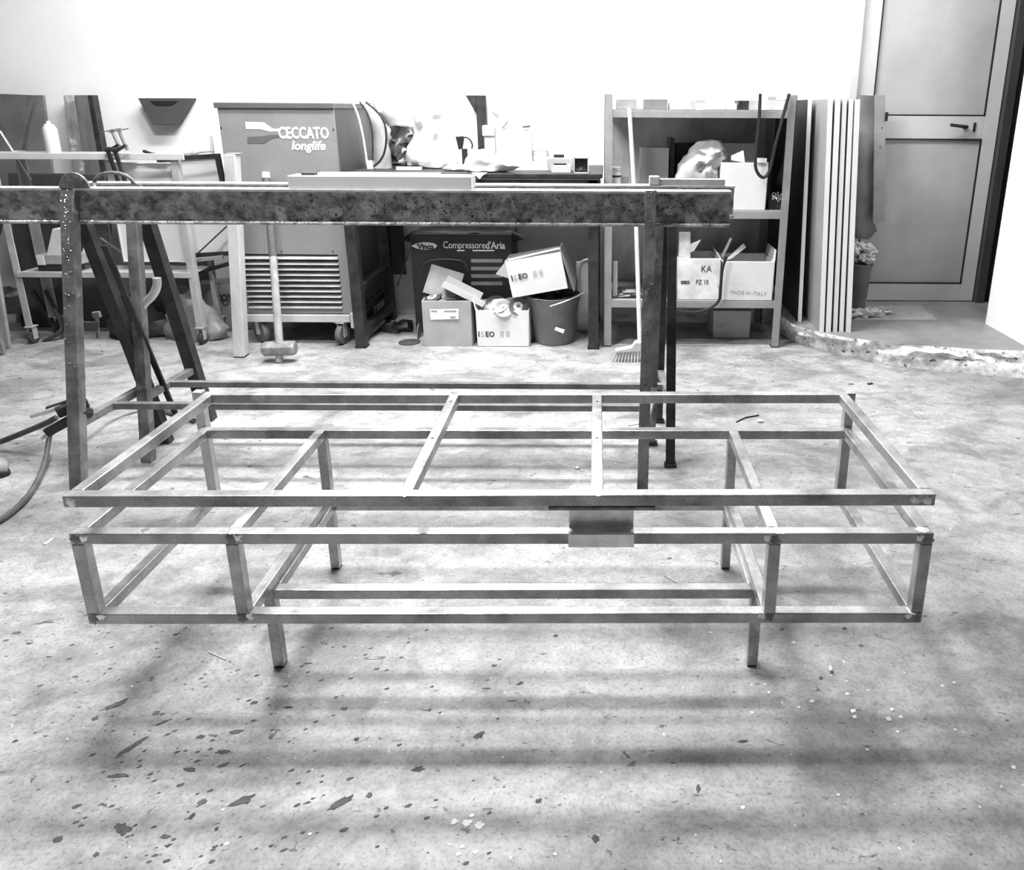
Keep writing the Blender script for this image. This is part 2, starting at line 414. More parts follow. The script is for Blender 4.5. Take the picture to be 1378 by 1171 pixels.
# hooked bracket between the upper rectangle and the middle tier
bk = MB().box(.968, 1.178, -.028, .004, ZT-T-.0075, ZT-T-.0005).build('bracket_plate', SCALE, fr, .001)
bk2 = MB()
bk2.box(1.007, 1.137, -.012, -.006, ZM+.006, ZT-T-.008)
bk2.box(1.007, 1.137, -.012, .02, ZM+.0005, ZM+.0065)
bk2.box(1.007, 1.137, -.034, -.006, ZM+.018, ZM+.024)
bk2.box(1.007, 1.137, -.040, -.034, ZM-.006, ZM+.024)
bk2.box(1.007, 1.137, -.034, -.0005, ZM-.006, ZM-.001)
bk2.build('hook_bracket', STEELB, fr, .0012)
# weld beads and ground joints
random.seed(3)
def weld(u, v, z, nrm, r=.013, m=SCALE, seed=1, name='weld_bead'):
    mb = MB(); n = Vector(nrm); a = n.orthogonal().normalized(); b = n.cross(a); c = Vector((u, v, z))
    ring = []
    K = 14
    for q, hgt in ((1.0, .0002), (.72, .0009), (.25, .0012)):
        for k in range(K):
            t = 2*pi*k/K; rr = r*q*(1+.9*noise.noise(Vector((cos(t)*2.2+seed*7.3, sin(t)*2.2, seed))))
            ring.append(c+(a*cos(t)+b*sin(t))*rr+n*hgt)
    fs = [tuple(range(K))]
    for j in range(2):
        for k in range(K): fs.append((j*K+k, j*K+(k+1) % K, (j+1)*K+(k+1) % K, (j+1)*K+k))
    fs.append(tuple(range(2*K, 3*K)))
    return mb.add(ring, fs).build(name, m, fr, smooth=True)
sd = 0
for u in (0, A, B, W-T):
    for z in (ZM-.014, ZB-.010):
        sd += 1; weld(u+T/2, 0, z, (0, -1, 0), .011, SCALE, sd)
        sd += 1; weld(u+T/2+(.016 if u < 1 else -.016), 0, z+.004, (0, -1, 0), .008, STEELB, sd, 'ground_patch')
weld(B+.02, .012, ZM, (0, 0, 1), .0125, WHITE, 31, 'ground_patch'); weld(B-.02, .014, ZM, (0, 0, 1), .009, WHITE, 32, 'ground_patch')
weld(B+.045, .014, ZM, (0, 0, 1), .008, WHITE, 36, 'ground_patch')
weld(A+.012, .012, ZM, (0, 0, 1), .011, STEELB, 33, 'ground_patch'); weld(.15, .012, ZM, (0, 0, 1), .010, SCALE, 34, 'ground_patch')
weld(W-.02, .014, ZM, (0, 0, 1), .012, WHITE, 35, 'ground_patch'); weld(W-.02, .008, ZB, (0, 0, 1), .011, WHITE, 37, 'ground_patch')
for c in (C1, C2):
    p = M2 @ Vector((c+T/2, .012, ZT)); weld(p.x, p.y, p.z, (0, 0, 1), .0125, STEELB, c*9, 'ground_patch')
    p = M2 @ Vector((c+T/2, TD-.012, ZT)); weld(p.x, p.y, p.z, (0, 0, 1), .012, SCALE, c*5)
for u, s_ in ((.016, 2), (TW-.016, 3), (TW-.04, 4)):
    p = M2 @ Vector((u, 0, ZT-.012)); weld(p.x, p.y, p.z, (0, -1, 0), .010, STEELB, s_*11, 'ground_patch')

# ================================================================== SAWHORSES
def sawhorse(Yf, Yb, Yc, xpts, ypx_top, label, spat, x_end_px, left_top_px, has_hook):
    pass
def channel(x0, x1, yf, yb, z0, z1, wall=.008):
    m = MB()   # C profile: web set towards the front, flanges on top and bottom
    m.box(x0, x1, yf+.016, yf+.016+wall, z0+wall, z1-wall)
    return m
S1Y, S2Y = 2.38, 2.66
def horse(Yc, ztop, zbot, X0, X1, label, legs, rail, crossb, slant, name='sawhorse'):
    h = thing(name, label, 'sawhorse', ((X0+X1)/2, Yc, 0), 'sawhorses with channel beams')
    be = MB().box(X0, X1, Yc-.012, Yc-.004, zbot+.008, ztop-.008).build('beam_web', RUST, h)
    fl = MB()
    fl.box(X0, X1, Yc-.036, Yc+.016, ztop-.009, ztop); fl.build('top_flange', RUSTF, be, .003)
    MB().box(X0, X1, Yc-.036, Yc+.016, zbot, zbot+.009).build('bottom_flange', RUST, be, .003)
    return h, be
def zpix(y, Y, x=816): return P(x, y, Y=Y).z
z1t = zpix(255, S1Y-.036, 500); z1b = zpix(303.5, S1Y-.036, 500)
X0a = P(-60, 253, Y=S1Y).x; X1a = P(985, 260, Y=S1Y-.036).x
h1, b1 = horse(S1Y, z1t, z1b, X0a, X1a, 'front sawhorse: rusty spattered channel beam on splayed steel legs, nearest of the pair', None, None, None, 0)
z2t = zpix(247.5, S2Y-.036, 500); z2b = z2t-(z1t-z1b)
X0b = P(100, 247, Y=S2Y).x; X1b = P(990, 248, Y=S2Y-.036).x
h2, b2 = horse(S2Y, z2t, z2b, X0b, X1b, 'rear sawhorse: dark channel beam on splayed steel legs, directly behind the front one', None, None, None, 0)
def leg(root, a, b, w=.036, d=.008, m=LEGM, name='leg', foot=True):
    # flat/angle bar: two thin plates forming an L
    a, b = Vector(a), Vector(b)
    mb = MB().bar(a, b, w, d, up=(0, -1, 0))
    off = Vector((w/2-d/2, w*.4, 0)); mb.bar(a+off, b+off, d, w*.8, up=(0, -1, 0))
    o = mb.build(name, m, root, .0015)
    if foot:
        MB().box(b.x-.022, b.x+.022, b.y-.012, b.y+.02, 0, .012).build('foot_plate', DARK, o, .001)
    return o
# floor contacts measured from the picture
LF1 = P(103, 676, Z=0); LB1 = P(222, 597, Z=0); RF1 = P(864, 678, Z=.006); RB1 = P(877, 597, Z=.006)
LF2 = P(197, 623, Z=0); LB2 = P(279, 567, Z=0); RF2 = P(902, 626, Z=.006); RB2 = P(887, 567, Z=.006)
lt1 = P(91, 262, Y=S1Y-.047); rt1 = P(876, 262, Y=S1Y-.047)
leg(h1, (lt1.x, S1Y-.047, z1t+.006), LF1, .040, foot=False); leg(h1, (rt1.x, S1Y-.047, z1t+.002), RF1, .036)
q = P(112, 300, Y=S1Y+.03); leg(h1, (q.x-.02, S1Y+.02, z1t-.02), LB1, .040, m=DARK, foot=False)
q = P(888, 312, Y=S1Y+.03); leg(h1, (q.x, S1Y+.02, z1t-.02), RB1, .026, m=LEGM)
q = P(185, 300, Y=S2Y-.05); leg(h2, (q.x-.01, S2Y-.045, z2t-.01), LF2, .038, foot=False)
q = P(904, 300, Y=S2Y-.05); leg(h2, (q.x, S2Y-.045, z2t-.01), RF2, .034, m=DARK)
q = P(194, 305, Y=S2Y+.03); leg(h2, (q.x-.01, S2Y+.02, z2t-.02), LB2, .048, m=DARK, foot=False)
q = P(895, 312, Y=S2Y+.03); leg(h2, (q.x, S2Y+.02, z2t-.02), RB2, .028, m=DARK)
q = P(140, 330, Y=S1Y+.03); MB().bar((q.x, S1Y+.03, q.z), P(240, 566, Y=2.62), .022, .008).build('diagonal_brace', DARK, h1, .001)
def at_z(a, b, z):
    a, b = Vector(a), Vector(b); t = (z-a.z)/(b.z-a.z); return a.lerp(b, t)
def crossbars(h, Yc, ztop, LF, LB, RF, RB, tops, z, wdt=.028):
    tl, tlb, tr, trb = tops
    a = at_z(tl, LF, z); b = at_z(tlb, LB, z); c = at_z(tr, RF, z); d = at_z(trb, RB, z)
    a.y += .01; c.y += .01
    MB().bar(a, b, .026, .026).build('cross_bar', LEGM, h, .001)
    MB().bar(c, d, .026, .026).build('cross_bar', LEGM, h, .001)
    m1 = a.lerp(b, .5); m2 = c.lerp(d, .5)
    MB().bar(m1, m2, .022, .022).build('long_stretcher', mat('stretcher_steel', .20, .5, .5, .4, 12), h, .001)
zc1 = P(300, 541, Y=2.40).z; zc2 = P(500, 515, Y=2.64).z
crossbars(h1, S1Y, z1t, LF1, LB1, RF1, RB1, ((lt1.x, S1Y-.047, z1t), (P(112, 300, Y=S1Y+.03).x-.02, S1Y+.02, z1t-.02), (rt1.x, S1Y-.047, z1t), (P(888, 312, Y=S1Y+.03).x, S1Y+.02, z1t-.02)), zc1)
crossbars(h2, S2Y, z2t, LF2, LB2, RF2, RB2, ((P(185, 300, Y=S2Y-.05).x-.01, S2Y-.045, z2t-.01), (P(194, 305, Y=S2Y+.03).x-.01, S2Y+.02, z2t-.02), (P(904, 300, Y=S2Y-.05).x, S2Y-.045, z2t), (P(895, 312, Y=S2Y+.03).x, S2Y+.02, z2t-.02)), zc2)
# round-headed hooks over the beams
def hook(h, cx, Y, ztop, w=.085, hh=.045, m=LEGM):
    pts = []
    for k in range(13):
        t = pi*k/12; pts.append((cx-w/2*cos(t), Y, ztop+.004+hh*sin(t)))
    return MB().prism(pts, (0, .008, 0)).build('rounded_head', m, h, .001)
hook(h1, lt1.x+.03, S1Y-.054, z1t-.004, .095, .05)
MB().tube([(P(135, 251, Y=S2Y-.2).x, S2Y-.23, z1t-.01)]+[(P(152, 240, Y=S2Y-.2).x-.05*cos(pi*k/8)*1.3, S2Y-.2, z1t+.004+.035*sin(pi*k/8)) for k in range(9)]+[(P(172, 251, Y=S2Y-.2).x, S2Y-.1, z2t-.02)], .006, 8).build('bent_hook', LEGM, h2, smooth=True)
# weld spatter on web, flanges and legs: real beads
random.seed(11)
def spatter(parent, n, fx, r0=.0012, r1=.0034):
    mb = MB()
    for i in range(n):
        c = Vector(fx()); r = random.uniform(r0, r1)*(1 if random.random() < .85 else 1.5)
        vs = [c+Vector(d)*r for d in ((1, 0, 0), (-1, 0, 0), (0, 1, 0), (0, -1, 0), (0, 0, 1), (0, 0, -1))]
        mb.add(vs, [(0, 2, 4), (2, 1, 4), (1, 3, 4), (3, 0, 4), (2, 0, 5), (1, 2, 5), (3, 1, 5), (0, 3, 5)])
    return mb.build('weld_spatter', mat('spatter', .40, .2, .8, .9, 160), parent, smooth=True, kind='stuff')
def fx1():
    x = random.triangular(X0a+.3, X1a-.02, random.choice((-.95, -.2, .1, .3))); 
    return (x, S1Y-.0125, z1b+.012+(z1t-z1b-.024)*min(1, max(0, random.gauss(.48, .2))))
spatter(b1, 620, fx1, .0015, .0046)
spatter(b1, 160, lambda: (random.uniform(X0a, X1a), S1Y-.034, z1b+.009+random.random()*.001), .001, .003)
spatter(b2, 50, lambda: (random.uniform(X1b-.09, X1b-.01), S2Y-.0125, random.uniform(z2b+.01, z2t-.01)), .001, .0028)
spatter(h1, 60, lambda: tuple(Vector((lt1.x, S1Y-.047, z1t)).lerp(LF1, random.random()**1.6*.6)+Vector((random.uniform(-.018, .012), -.0045, 0))))
spatter(h1, 50, lambda: tuple(Vector((rt1.x, S1Y-.047, z1t)).lerp(RF1, random.random()**1.4*.7)+Vector((random.uniform(-.014, .014), -.0045, 0))))
spatter(h1, 60, lambda: (random.uniform(X0a, X1a), S1Y-.03+random.random()*.03, z1t), .001, .0022)

# things lying on the sawhorses
xa, xb = P(389, 250, Y=2.36).x, P(635, 250, Y=2.36).x
tt = MB().box(xa, xb, 2.352, 2.432, z1t, z1t+.041).build('aluminium_profile', mat('aluminium', .80, .5, 0, .08, 10, (.2, 1, 1), fine=.15), bevel=.002)
tag(tt, 'long pale rectangular metal profile lying along the front sawhorse beam', 'metal profile')
xa, xb = P(470, 236, Y=2.40).x, P(598, 236, Y=2.40).x
tag(MB().box(P(410, 234, Y=2.4).x, P(428, 234, Y=2.4).x, 2.37, 2.40, z1t+.0412, z1t+.049).build('steel_offcut', DARK, bevel=.001), 'small dark flat offcut on the left part of the pale profile', 'metal piece')
tag(MB().box(P(430, 236, Y=2.41).x, P(592, 236, Y=2.41).x, 2.39, 2.43, z1t+.0412, z1t+.047).build('thin_strip', GALV, bevel=.001), 'thin pale strip lying flat on top of the long profile', 'strip')
xa, xb = P(886, 242, Y=2.63).x, P(976, 242, Y=2.63).x
sq = thing('square_tube_offcut', 'short pale square tube with an end block lying on the rear sawhorse, right end', 'metal tube', ((xa+xb)/2, S2Y, z2t))
MB().box(xa, xb, S2Y-.03, S2Y-.004, z2t, z2t+.022).build('tube', GALV, sq, .002)
MB().box(P(874, 242, Y=2.63).x, xa+.004, S2Y-.036, S2Y+.004, z2t, z2t+.031).build('end_block', GREYL, sq, .003)

# ---- welding earth clamp with cables at the front left leg
cl = thing('earth_clamp', 'dark welding earth clamp gripping the foot bar of the left sawhorse leg', 'clamp', (P(92, 580, Y=2.2).x, 2.2, P(92, 590, Y=2.2).z))
def pp(x, y, Y): return P(x, y, Y=Y)
MB().bar(pp(42, 560, 2.2), pp(82, 548, 2.22), .02, .012).build('jaw', GALV, cl, .002)
MB().bar(pp(76, 556, 2.2), pp(118, 540, 2.26), .03, .034).build('body', DARK, cl, .004)
MB().bar(pp(62, 583, 2.19), pp(100, 562, 2.22), .02, .030).build('lower_jaw', DARK, cl, .004)
MB().bar(pp(62, 550, 2.22), pp(104, 536, 2.26), .016, .01).build('lever', DARK, cl, .002)
MB().tube([pp(100, 555, 2.2), pp(119, 556, 2.25)], .02, 8).build('spring', DARK, cl, smooth=True)
MB().tube([pp(57, 590, 2.19), pp(66, 584, 2.19)], .007, 6).build('pin', GALV, cl)
def cable(pts, r, label, seed=0, m=None):
    w = []
    for x, y, Z in pts: w.append(P(x, y, Z=Z))
    return tag(MB().tube(w, r, 8, sub=3).build('cable', m or mat('cable_rubber', .10, .5, 0, .25, 14), smooth=True), label, 'cable', 'welding cables')
cable([(-40, 606, .02), (-5, 597, .03), (30, 583, .07), (62, 570, .12), (76, 562, .14)], .011, 'thick cable running from the left edge up to the earth clamp')
cable([(-30, 712, .012), (5, 699, .012), (40, 668, .012), (60, 628, .02), (66, 590, .07), (69, 575, .12)], .009, 'cable hanging from the earth clamp and curling to the floor at left edge')
cable([(116, 556, .12), (150, 549, .06), (190, 546, .02), (220, 552, .012), (250, 562, .012), (262, 566, .012)], .009, 'cable leading right from the earth clamp across the floor behind the frame')
# screw clamp fixed to the left leg
sc = thing('screw_clamp', 'small dark screw clamp fastened low on the front left sawhorse leg', 'clamp', pp(116, 452, 2.33))
MB().bar(pp(97, 437, 2.28), pp(132, 438, 2.34), .012, .024).build('clamp_bar', DARK, sc, .002)
MB().tube([pp(130, 424, 2.34), pp(132, 455, 2.34)], .006, 8).build('spindle', LEGM, sc, smooth=True)
MB().bar(pp(125, 424, 2.34), pp(135, 423, 2.34), .012, .02).build('handle', LEGM, sc, .002)
MB().box(*sorted((pp(95, 432, 2.28).x, pp(101, 432, 2.28).x)), 2.27, 2.29, pp(98, 445, 2.28).z, pp(98, 431, 2.28).z).build('jaw', GALV, sc, .002)
tag(MB().tube([pp(211, 374, 2.55), pp(212, 384, 2.55), pp(206, 398, 2.55), pp(192, 410, 2.55), pp(190, 418, 2.55)], .0145, 10, sub=2).build('hose_end', GALV, smooth=True),
    'short pale curved hose end hooked on the rear sawhorse leg at left', 'hose')

# shoe toe at left edge
sh = thing('work_shoe', 'rounded toe of a worn grey work shoe on the floor at the left edge', 'shoe', P(-30, 640, Z=0))
c = P(-38, 640, Z=0)
rowsS = []
mb = MB(); K = 16
prof = [(-.16, .035, .085), (-.12, .042, .10), (-.06, .044, .075), (0, .048, .058), (.05, .050, .052), (.09, .044, .047), (.118, .026, .036), (.128, .006, .02)]
bs = len(mb.v)
for (t, w_, hgt) in prof:
    for k in range(K):
        a = 2*pi*k/K; mb.v.append(Vector((c.x+t, c.y+w_*cos(a)*1.05, .016+max(0, hgt*(.5+.5*sin(a))))))
for i in range(len(prof)-1):
    for k in range(K): mb.f.append((i*K+k, i*K+(k+1) % K, (i+1)*K+(k+1) % K, (i+1)*K+k))
mb.f.append(tuple(range(K))); mb.f.append(tuple((len(prof)-1)*K+k for k in range(K)))
mb.build('upper', GREYM, sh, smooth=True)
mb = MB(); pts = []
for k in range(24):
    a = 2*pi*k/24; ca = cos(a); pts.append((c.x-.016+.150*ca, c.y+.052*sin(a)*(1 if ca > 0 else .85), 0))
mb.prism(pts, (0, 0, .018)).build('sole', BLACK, sh, .003)

# ================================================================== BACKGROUND LEFT
def caster(parent_root, x, y, ztop, r=.045, w=.022, wm=None, rz=0):
    M = rotz(rz, (x, y, 0))
    c = MB().lathe([(r*.55, -w/2), (r*.93, -w/2), (r, -w/4), (r, w/4), (r*.93, w/2), (r*.55, w/2)], (0, 0, 0), 20, 'x')
    c.v = [M @ (v+Vector((0, 0, r))) for v in c.v]
    fk = MB()
    for s in (-1, 1): fk.box(s*(w/2+.003)-.002, s*(w/2+.003)+.002, -.014, .018, r*.7, ztop-.004, M)
    fk.box(-w/2-.012, w/2+.012, -.024, .024, ztop-.006, ztop, M)
    f = fk.build('caster', GALV, parent_root, .001)
    c.build('wheel', wm or RUBBER, f, smooth=True)
    hb = MB().lathe([(r*.3, -w/2-.001), (r*.3, w/2+.001)], (0, 0, 0), 12, 'x'); hb.v = [M @ (v+Vector((0, 0, r))) for v in hb.v]
    hb.build('hub', GALV, f)
    return f
TY = 3.80
tr = thing('steel_trolley', 'grey angle-steel trolley on small castors at the far left, with top bar and lower shelf', 'trolley', (-2.65, TY, 0))
tx0 = P(43, 455, Y=TY).x; tx1 = P(271, 455, Y=TY).x; ztt = zpix(206, TY, 100); zsh = zpix(366, TY, 150)
TRM = mat('trolley_paint', .40, .5, .1, .2, 9, fine=.2)
for x in (tx0, tx1):
    for y in (TY, TY+.20):
        MB().box(x-.018, x+.018, y-.003, y+.003, .10, ztt).box(x-.018*(1 if x == tx0 else -1)-.003, x-.018*(1 if x == tx0 else -1)+.003, y, y+.03*(1 if y == TY else -1), .10, ztt).build('leg', TRM, tr, .001)
        caster(tr, x, y+.012, .10, .036, .02)
MB().box(tx0-.6, tx1+.06, TY-.012, TY-.004, ztt-.032, ztt).build('top_bar', mat('bar_paint', .62, .5, .1, .1, 9), tr, .002)
MB().box(tx0-.55, tx0+.72, TY-.004, TY+.20, ztt-.012, ztt-.004).build('top_tray', TRM, tr, .002)
MB().box(tx0, tx1, TY-.010, TY-.003, zsh-.03, zsh).build('shelf_lip', TRM, tr, .002)
MB().box(tx0, tx1, TY-.003, TY+.20, zsh-.014, zsh-.006).build('shelf', TRM, tr, .001)
# spray can on the top tray
cx = P(73, 206, Y=TY+.06)
can = thing('spray_can', 'white spray can with a white nozzle standing on the trolley top at left', 'spray can', (cx.x, TY+.06, ztt-.004))
zc = ztt-.004
MB().lathe([(.031, 0), (.032, .004), (.032, .118), (.031, .122), (.026, .134)], (cx.x, TY+.06, zc), 20).build('can', WHITE, can, smooth=True)
MB().lathe([(.024, .134), (.022, .142), (.010, .147), (.009, .157), (.007, .160)], (cx.x, TY+.06, zc), 14).build('nozzle', WHITE, can, smooth=True)
# two G clamps on the bar
def gclamp(x, label, dy=0):
    r = thing('g_clamp', label, 'clamp', (x, TY-.03, ztt-.10), 'iron screw clamps on the trolley bar')
    z = ztt
    MB().bar((x, TY-.03+dy, z+.012), (x+.025, TY-.03+dy, z-.15), .012, .018, up=(1, 0, 0)).build('spine', DARK, r, .002)
    MB().bar((x-.008, TY-.03+dy, z+.008), (x+.062, TY-.03+dy, z+.045), .018, .014, up=(0, 0, 1)).build('upper_jaw', DARK, r, .003)
    MB().tube([(x-.012, TY-.03+dy, z+.016), (x+.012, TY-.03+dy, z+.022)], .013, 8).build('knuckle', DARK, r, smooth=True)
    MB().tube([(x+.062, TY-.03+dy, z+.02), (x+.035, TY-.03+dy, z+.118)], .008, 8).build('screw', LEGM, r, smooth=True)
    MB().tube([(x-.012, TY-.035+dy, z+.106), (x+.088, TY-.035+dy, z+.124)], .003, 6).build('tommy_bar', LEGM, r)
    return r
gx = P(146, 205, Y=TY-.03).x
gclamp(gx, 'left one of two dark screw clamps gripping the trolley bar'); gclamp(gx+.055, 'right one of two dark screw clamps gripping the trolley bar', -.03)
# framed white panels leaning behind the bar
def leaning_frame(x0, x1, y0p, y1p, Y, label, fm, pm, tilt=0.0, fw=.022, rz=0):
    a = P(x0, y1p, Y=Y); b = P(x1, y0p, Y=Y)
    r = thing('framed_panel', label, 'panel', ((a.x+b.x)/2, Y, a.z))
    cx_, cz_ = (a.x+b.x)/2, (a.z+b.z)/2; w, h_ = (b.x-a.x)/2, (b.z-a.z)/2
    M = Matrix.Translation(Vector((cx_, Y, cz_))) @ Matrix.Rotation(tilt, 4, 'Y')
    MB().box(-w+fw, w-fw, -.003, .004, -h_+fw, h_-fw, M).build('white_board', pm, r)
    for bx in ((-w, w, -h_, -h_+fw), (-w, w, h_-fw, h_), (-w, -w+fw, -h_+fw, h_-fw), (w-fw, w, -h_+fw, h_-fw)):
        MB().box(bx[0], bx[1], -.012, .010, bx[2], bx[3], M).build('frame_bar', fm, r, .001)
    return r
leaning_frame(168, 232, 219, 352, TY+.08, 'white panel in a pale frame standing on the trolley shelf', GREYL, WHITE, 0, .006)
leaning_frame(237, 300, 209, 345, TY+.16, 'white panel in a dark frame leaning right of the pale framed one', DARK, WHITE, -.06, .024)
tag(MB().bar(P(205, 212, Y=TY+.04), P(288, 203, Y=TY+.05), .012, .012).build('rough_stick', HANDLE, bevel=.003), 'thin rough stick lying across the tops of the framed panels', 'stick')
tag(MB().bar(P(193, 203, Y=TY+.02), P(222, 214, Y=TY+.03), .02, .014).build('dark_tool', DARK, bevel=.002), 'dark flat tool end poking up beside the screw clamps', 'tool')
tag(MB().bar(P(283, 182, Y=4.0), P(291, 240, Y=4.0), .012, .016).build('white_batten', WHITE), 'thin white batten standing upright left of the compressor cabinet', 'batten')
for i, (xa_, ya_, xb_, yb_, w_, lab) in enumerate([(262, 345, 310, 300, .012, 'dark rod slanting from the trolley shelf up to the right'),
                              (245, 352, 300, 346, .03, 'flat grey offcut lying on the trolley shelf, right end'),
                              (215, 356, 300, 342, .02, 'thin dark bar lying along the trolley shelf'),
                              (255, 370, 318, 352, .035, 'dark angle bar sticking out right of the trolley shelf'),
                              (270, 308, 292, 350, .008, 'thin pale rod leaning under the sawhorse beam'),
                              (135, 320, 175, 348, .014, 'grey rod lying slanted on the trolley shelf behind the left legs')]):
    tag(MB().bar(P(xa_, ya_, Y=TY+.06+i*.03), P(xb_, yb_, Y=TY+.10+i*.03), w_, w_*.6).build('steel_rod', (DARK, GREYM, DARK, DARK, GREYL, LEGM)[i], bevel=.001), lab, 'metal rod')
bb = P(45, 353, Y=TY+.06)
pl = thing('hand_plane', 'pale block on a dark base lying on the trolley shelf at left', 'tool block', (P(72, 360, Y=TY+.08).x, TY+.08, zsh))
MB().box(P(46, 350, Y=TY).x, P(104, 350, Y=TY).x, TY+.02, TY+.12, zpix(357, TY, 70), zpix(344, TY, 70)).build('base', GREYM, pl, .004)
MB().box(P(46, 350, Y=TY).x-.003, P(56, 350, Y=TY).x, TY+.018, TY+.122, zpix(358, TY, 70), zpix(345, TY, 70)).build('end_cap', GREYL, pl, .003)
MB().prism([P(62, 344, Y=TY+.03), P(88, 344, Y=TY+.03), P(88, 308, Y=TY+.03), P(70, 308, Y=TY+.03)], (0, .08, 0)).build('block', GREYL, pl, .004)
MB().prism([P(46, 350, Y=TY+.03), P(104, 350, Y=TY+.03), P(104, 364, Y=TY+.03), P(52, 364, Y=TY+.03)], (0, .06, 0)).build('foot', DARK, pl, .003)
tag(MB().prism([P(108, 354, Y=TY+.10), P(122, 354, Y=TY+.10), P(113, 330, Y=TY+.10)], (0, .05, 0)).build('paper_wedge', PAPER, base=(P(115, 354, Y=TY+.1).x, TY+.1, zsh)), 'small white pointed scrap standing between the left sawhorse legs', 'scrap')
# dark sheets, boards and struts leaning in the left corner
def slab(pts, Y, Y2, th, m, label, name, cat, bevel=.002):
    n = len(pts); zs = [P(x, y, Y=Y).z for x, y in pts]; lo, hi = min(zs), max(zs)
    v = []
    for (x, y) in pts:
        z = P(x, y, Y=Y).z; t = (z-lo)/(hi-lo); v.append(P(x, y, Y=Y+(Y2-Y)*t))
    o = MB().prism(v, (0, th, 0)).build(name, m, bevel=bevel)
    return tag(o, label, cat)
slab([(-120, 470), (-40, 468), (44, 128), (-160, 120)], 4.03, 4.30, .02, mat('dark_sheet', .13, .6, .2, .3, 5, fine=.3), 'large dark metal sheet leaning in the left corner', 'metal_sheet', 'sheet')
slab([(20, 455), (95, 452), (58, 128), (38, 128)], 4.20, 4.37, .018, mat('dark_sheet_b', .20, .6, .2, .3, 5, fine=.3), 'narrow grey sheet leaning right of the big dark sheet in the corner', 'metal_sheet', 'sheet')
slab([(30, 454), (150, 450), (140, 235), (10, 232)], 4.11, 4.13, .02, mat('dark_sheet_c', .07, .7, .1, .3, 5, fine=.3), 'low dark sheet standing behind the trolley at left', 'metal_sheet', 'sheet')
slab([(150, 448), (292, 444), (276, 300), (150, 300)], 4.15, 4.20, .02, mat('dark_sheet_d', .13, .7, .1, .3, 5, fine=.3), 'grey board standing behind the trolley right of the dark sheet', 'board', 'board')
slab([(128, 450), (147, 450), (99, 128), (85, 128)], 4.28, 4.38, .05, mat('scabby_wood', .22, .8, 0, .5, 14, (1, 1, .3), .4, patch=(.5, 12, .56)), 'mottled upright timber against the left part of the back wall', 'timber', 'timber')
slab([(147, 449), (172, 449), (118, 128), (100, 128)], 4.28, 4.38, .05, mat('dark_wood', .13, .8, 0, .3, 14, (1, 1, .3), .4), 'dark upright plank right of the mottled timber', 'timber', 'timber')
slab([(172, 448), (182, 448), (124, 128), (117, 128)], 4.28, 4.38, .05, DARK, 'narrow black upright beside the dark plank', 'timber', 'timber')
slab([(4, 470), (12, 466), (-22, 250), (-30, 250)], 3.70, 3.72, .02, GREYM, 'thin steel bar standing at the very left edge', 'steel_bar', 'bar')
slab([(-6, 478), (6, 474), (-40, 340), (-52, 345)], 3.60, 3.64, .02, LEGM, 'short steel bar leaning at the lower left edge by the wall', 'steel_bar', 'bar')
slab([(-60, 470), (-4, 470), (-20, 330), (-70, 330)], 3.86, 3.95, .05, DARK, 'dark board stack standing at the far left edge', 'board', 'board')
tag(MB().bar(P(0, 176, Y=3.95), P(42, 242, Y=4.0), .012, .008).build('pale_strip', GREYL), 'thin pale strip slanting across the dark corner sheet', 'strip')
tag(MB().bar(P(40, 386, Y=4.0), P(82, 452, Y=4.0), .02, .02).build('dark_strut', DARK), 'dark strut leaning under the trolley shelf at left', 'strut')
tag(MB().tube([P(62, 392, Y=3.98), P(84, 436, Y=3.9), P(82, 447, Y=3.86), P(58, 461, Y=3.84)], .012, 8, sub=1).build('bent_pipe', DARK, smooth=True), 'bent dark pipe on the floor behind the left trolley castor', 'pipe')
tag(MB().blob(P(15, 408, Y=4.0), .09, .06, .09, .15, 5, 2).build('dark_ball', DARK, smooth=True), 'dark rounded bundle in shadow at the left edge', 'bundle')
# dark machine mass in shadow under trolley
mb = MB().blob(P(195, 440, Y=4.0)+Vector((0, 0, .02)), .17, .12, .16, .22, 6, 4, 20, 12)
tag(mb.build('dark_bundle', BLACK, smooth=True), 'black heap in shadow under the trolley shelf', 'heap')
# sacks
SK = mat('plastic_sack', .20, .5, 0, .35, 11, bump=.6, bscale=14)
a = MB().loft([(470, 236, 300), (462, 228, 306), (440, 226, 302), (415, 228, 284), (395, 232, 262), (386, 236, 248)], TY+.115, .55, 26, .028, 14, 3, .06)
tag(a.build('crumpled_sack', SK, smooth=True), 'crumpled grey plastic sack on the floor behind the right trolley castor', 'sack')
rs = thing('printed_sack', 'grey sack with black lettering slumped behind the light square post', 'sack', (P(305, 455, Y=TY+.26).x, TY+.26, 0))
MB().loft([(452, 272, 340), (440, 266, 342), (410, 262, 342), (385, 262, 340), (378, 270, 334)], TY+.32, .55, 26, .02, 10, 8, .08).build('sack', mat('sack_b', .22, .55, 0, .15, 8, bump=.4, bscale=14), rs, smooth=True)
text('rov', .083, face_front(P(290, 405, Y=TY+.215)), INK, rs, off=.003, sx=.95)
# floor-standing items in shade (small castor stub etc.)
# hanging dark hopper on the wall
hw = thing('wall_hopper', 'dark tapered box hanging on the white wall above the screw clamps', 'wall box', (P(221, 160, Y=4.4).x, 4.44, P(221, 168, Y=4.35).z))
a = [P(185, 132, Y=4.38), P(256, 132, Y=4.38), P(235, 168, Y=4.38), P(205, 168, Y=4.38)]
MB().prism(a, (0, .075, 0)).build('body', mat('hopper', .07, .6, 0, .15, 5), hw, .004)
a = [P(202, 136, Y=4.376), P(239, 136, Y=4.376), P(231, 142, Y=4.376), P(210, 142, Y=4.376)]
MB().prism(a, (0, .006, 0)).build('recess_plate', BLACK, hw, .001)

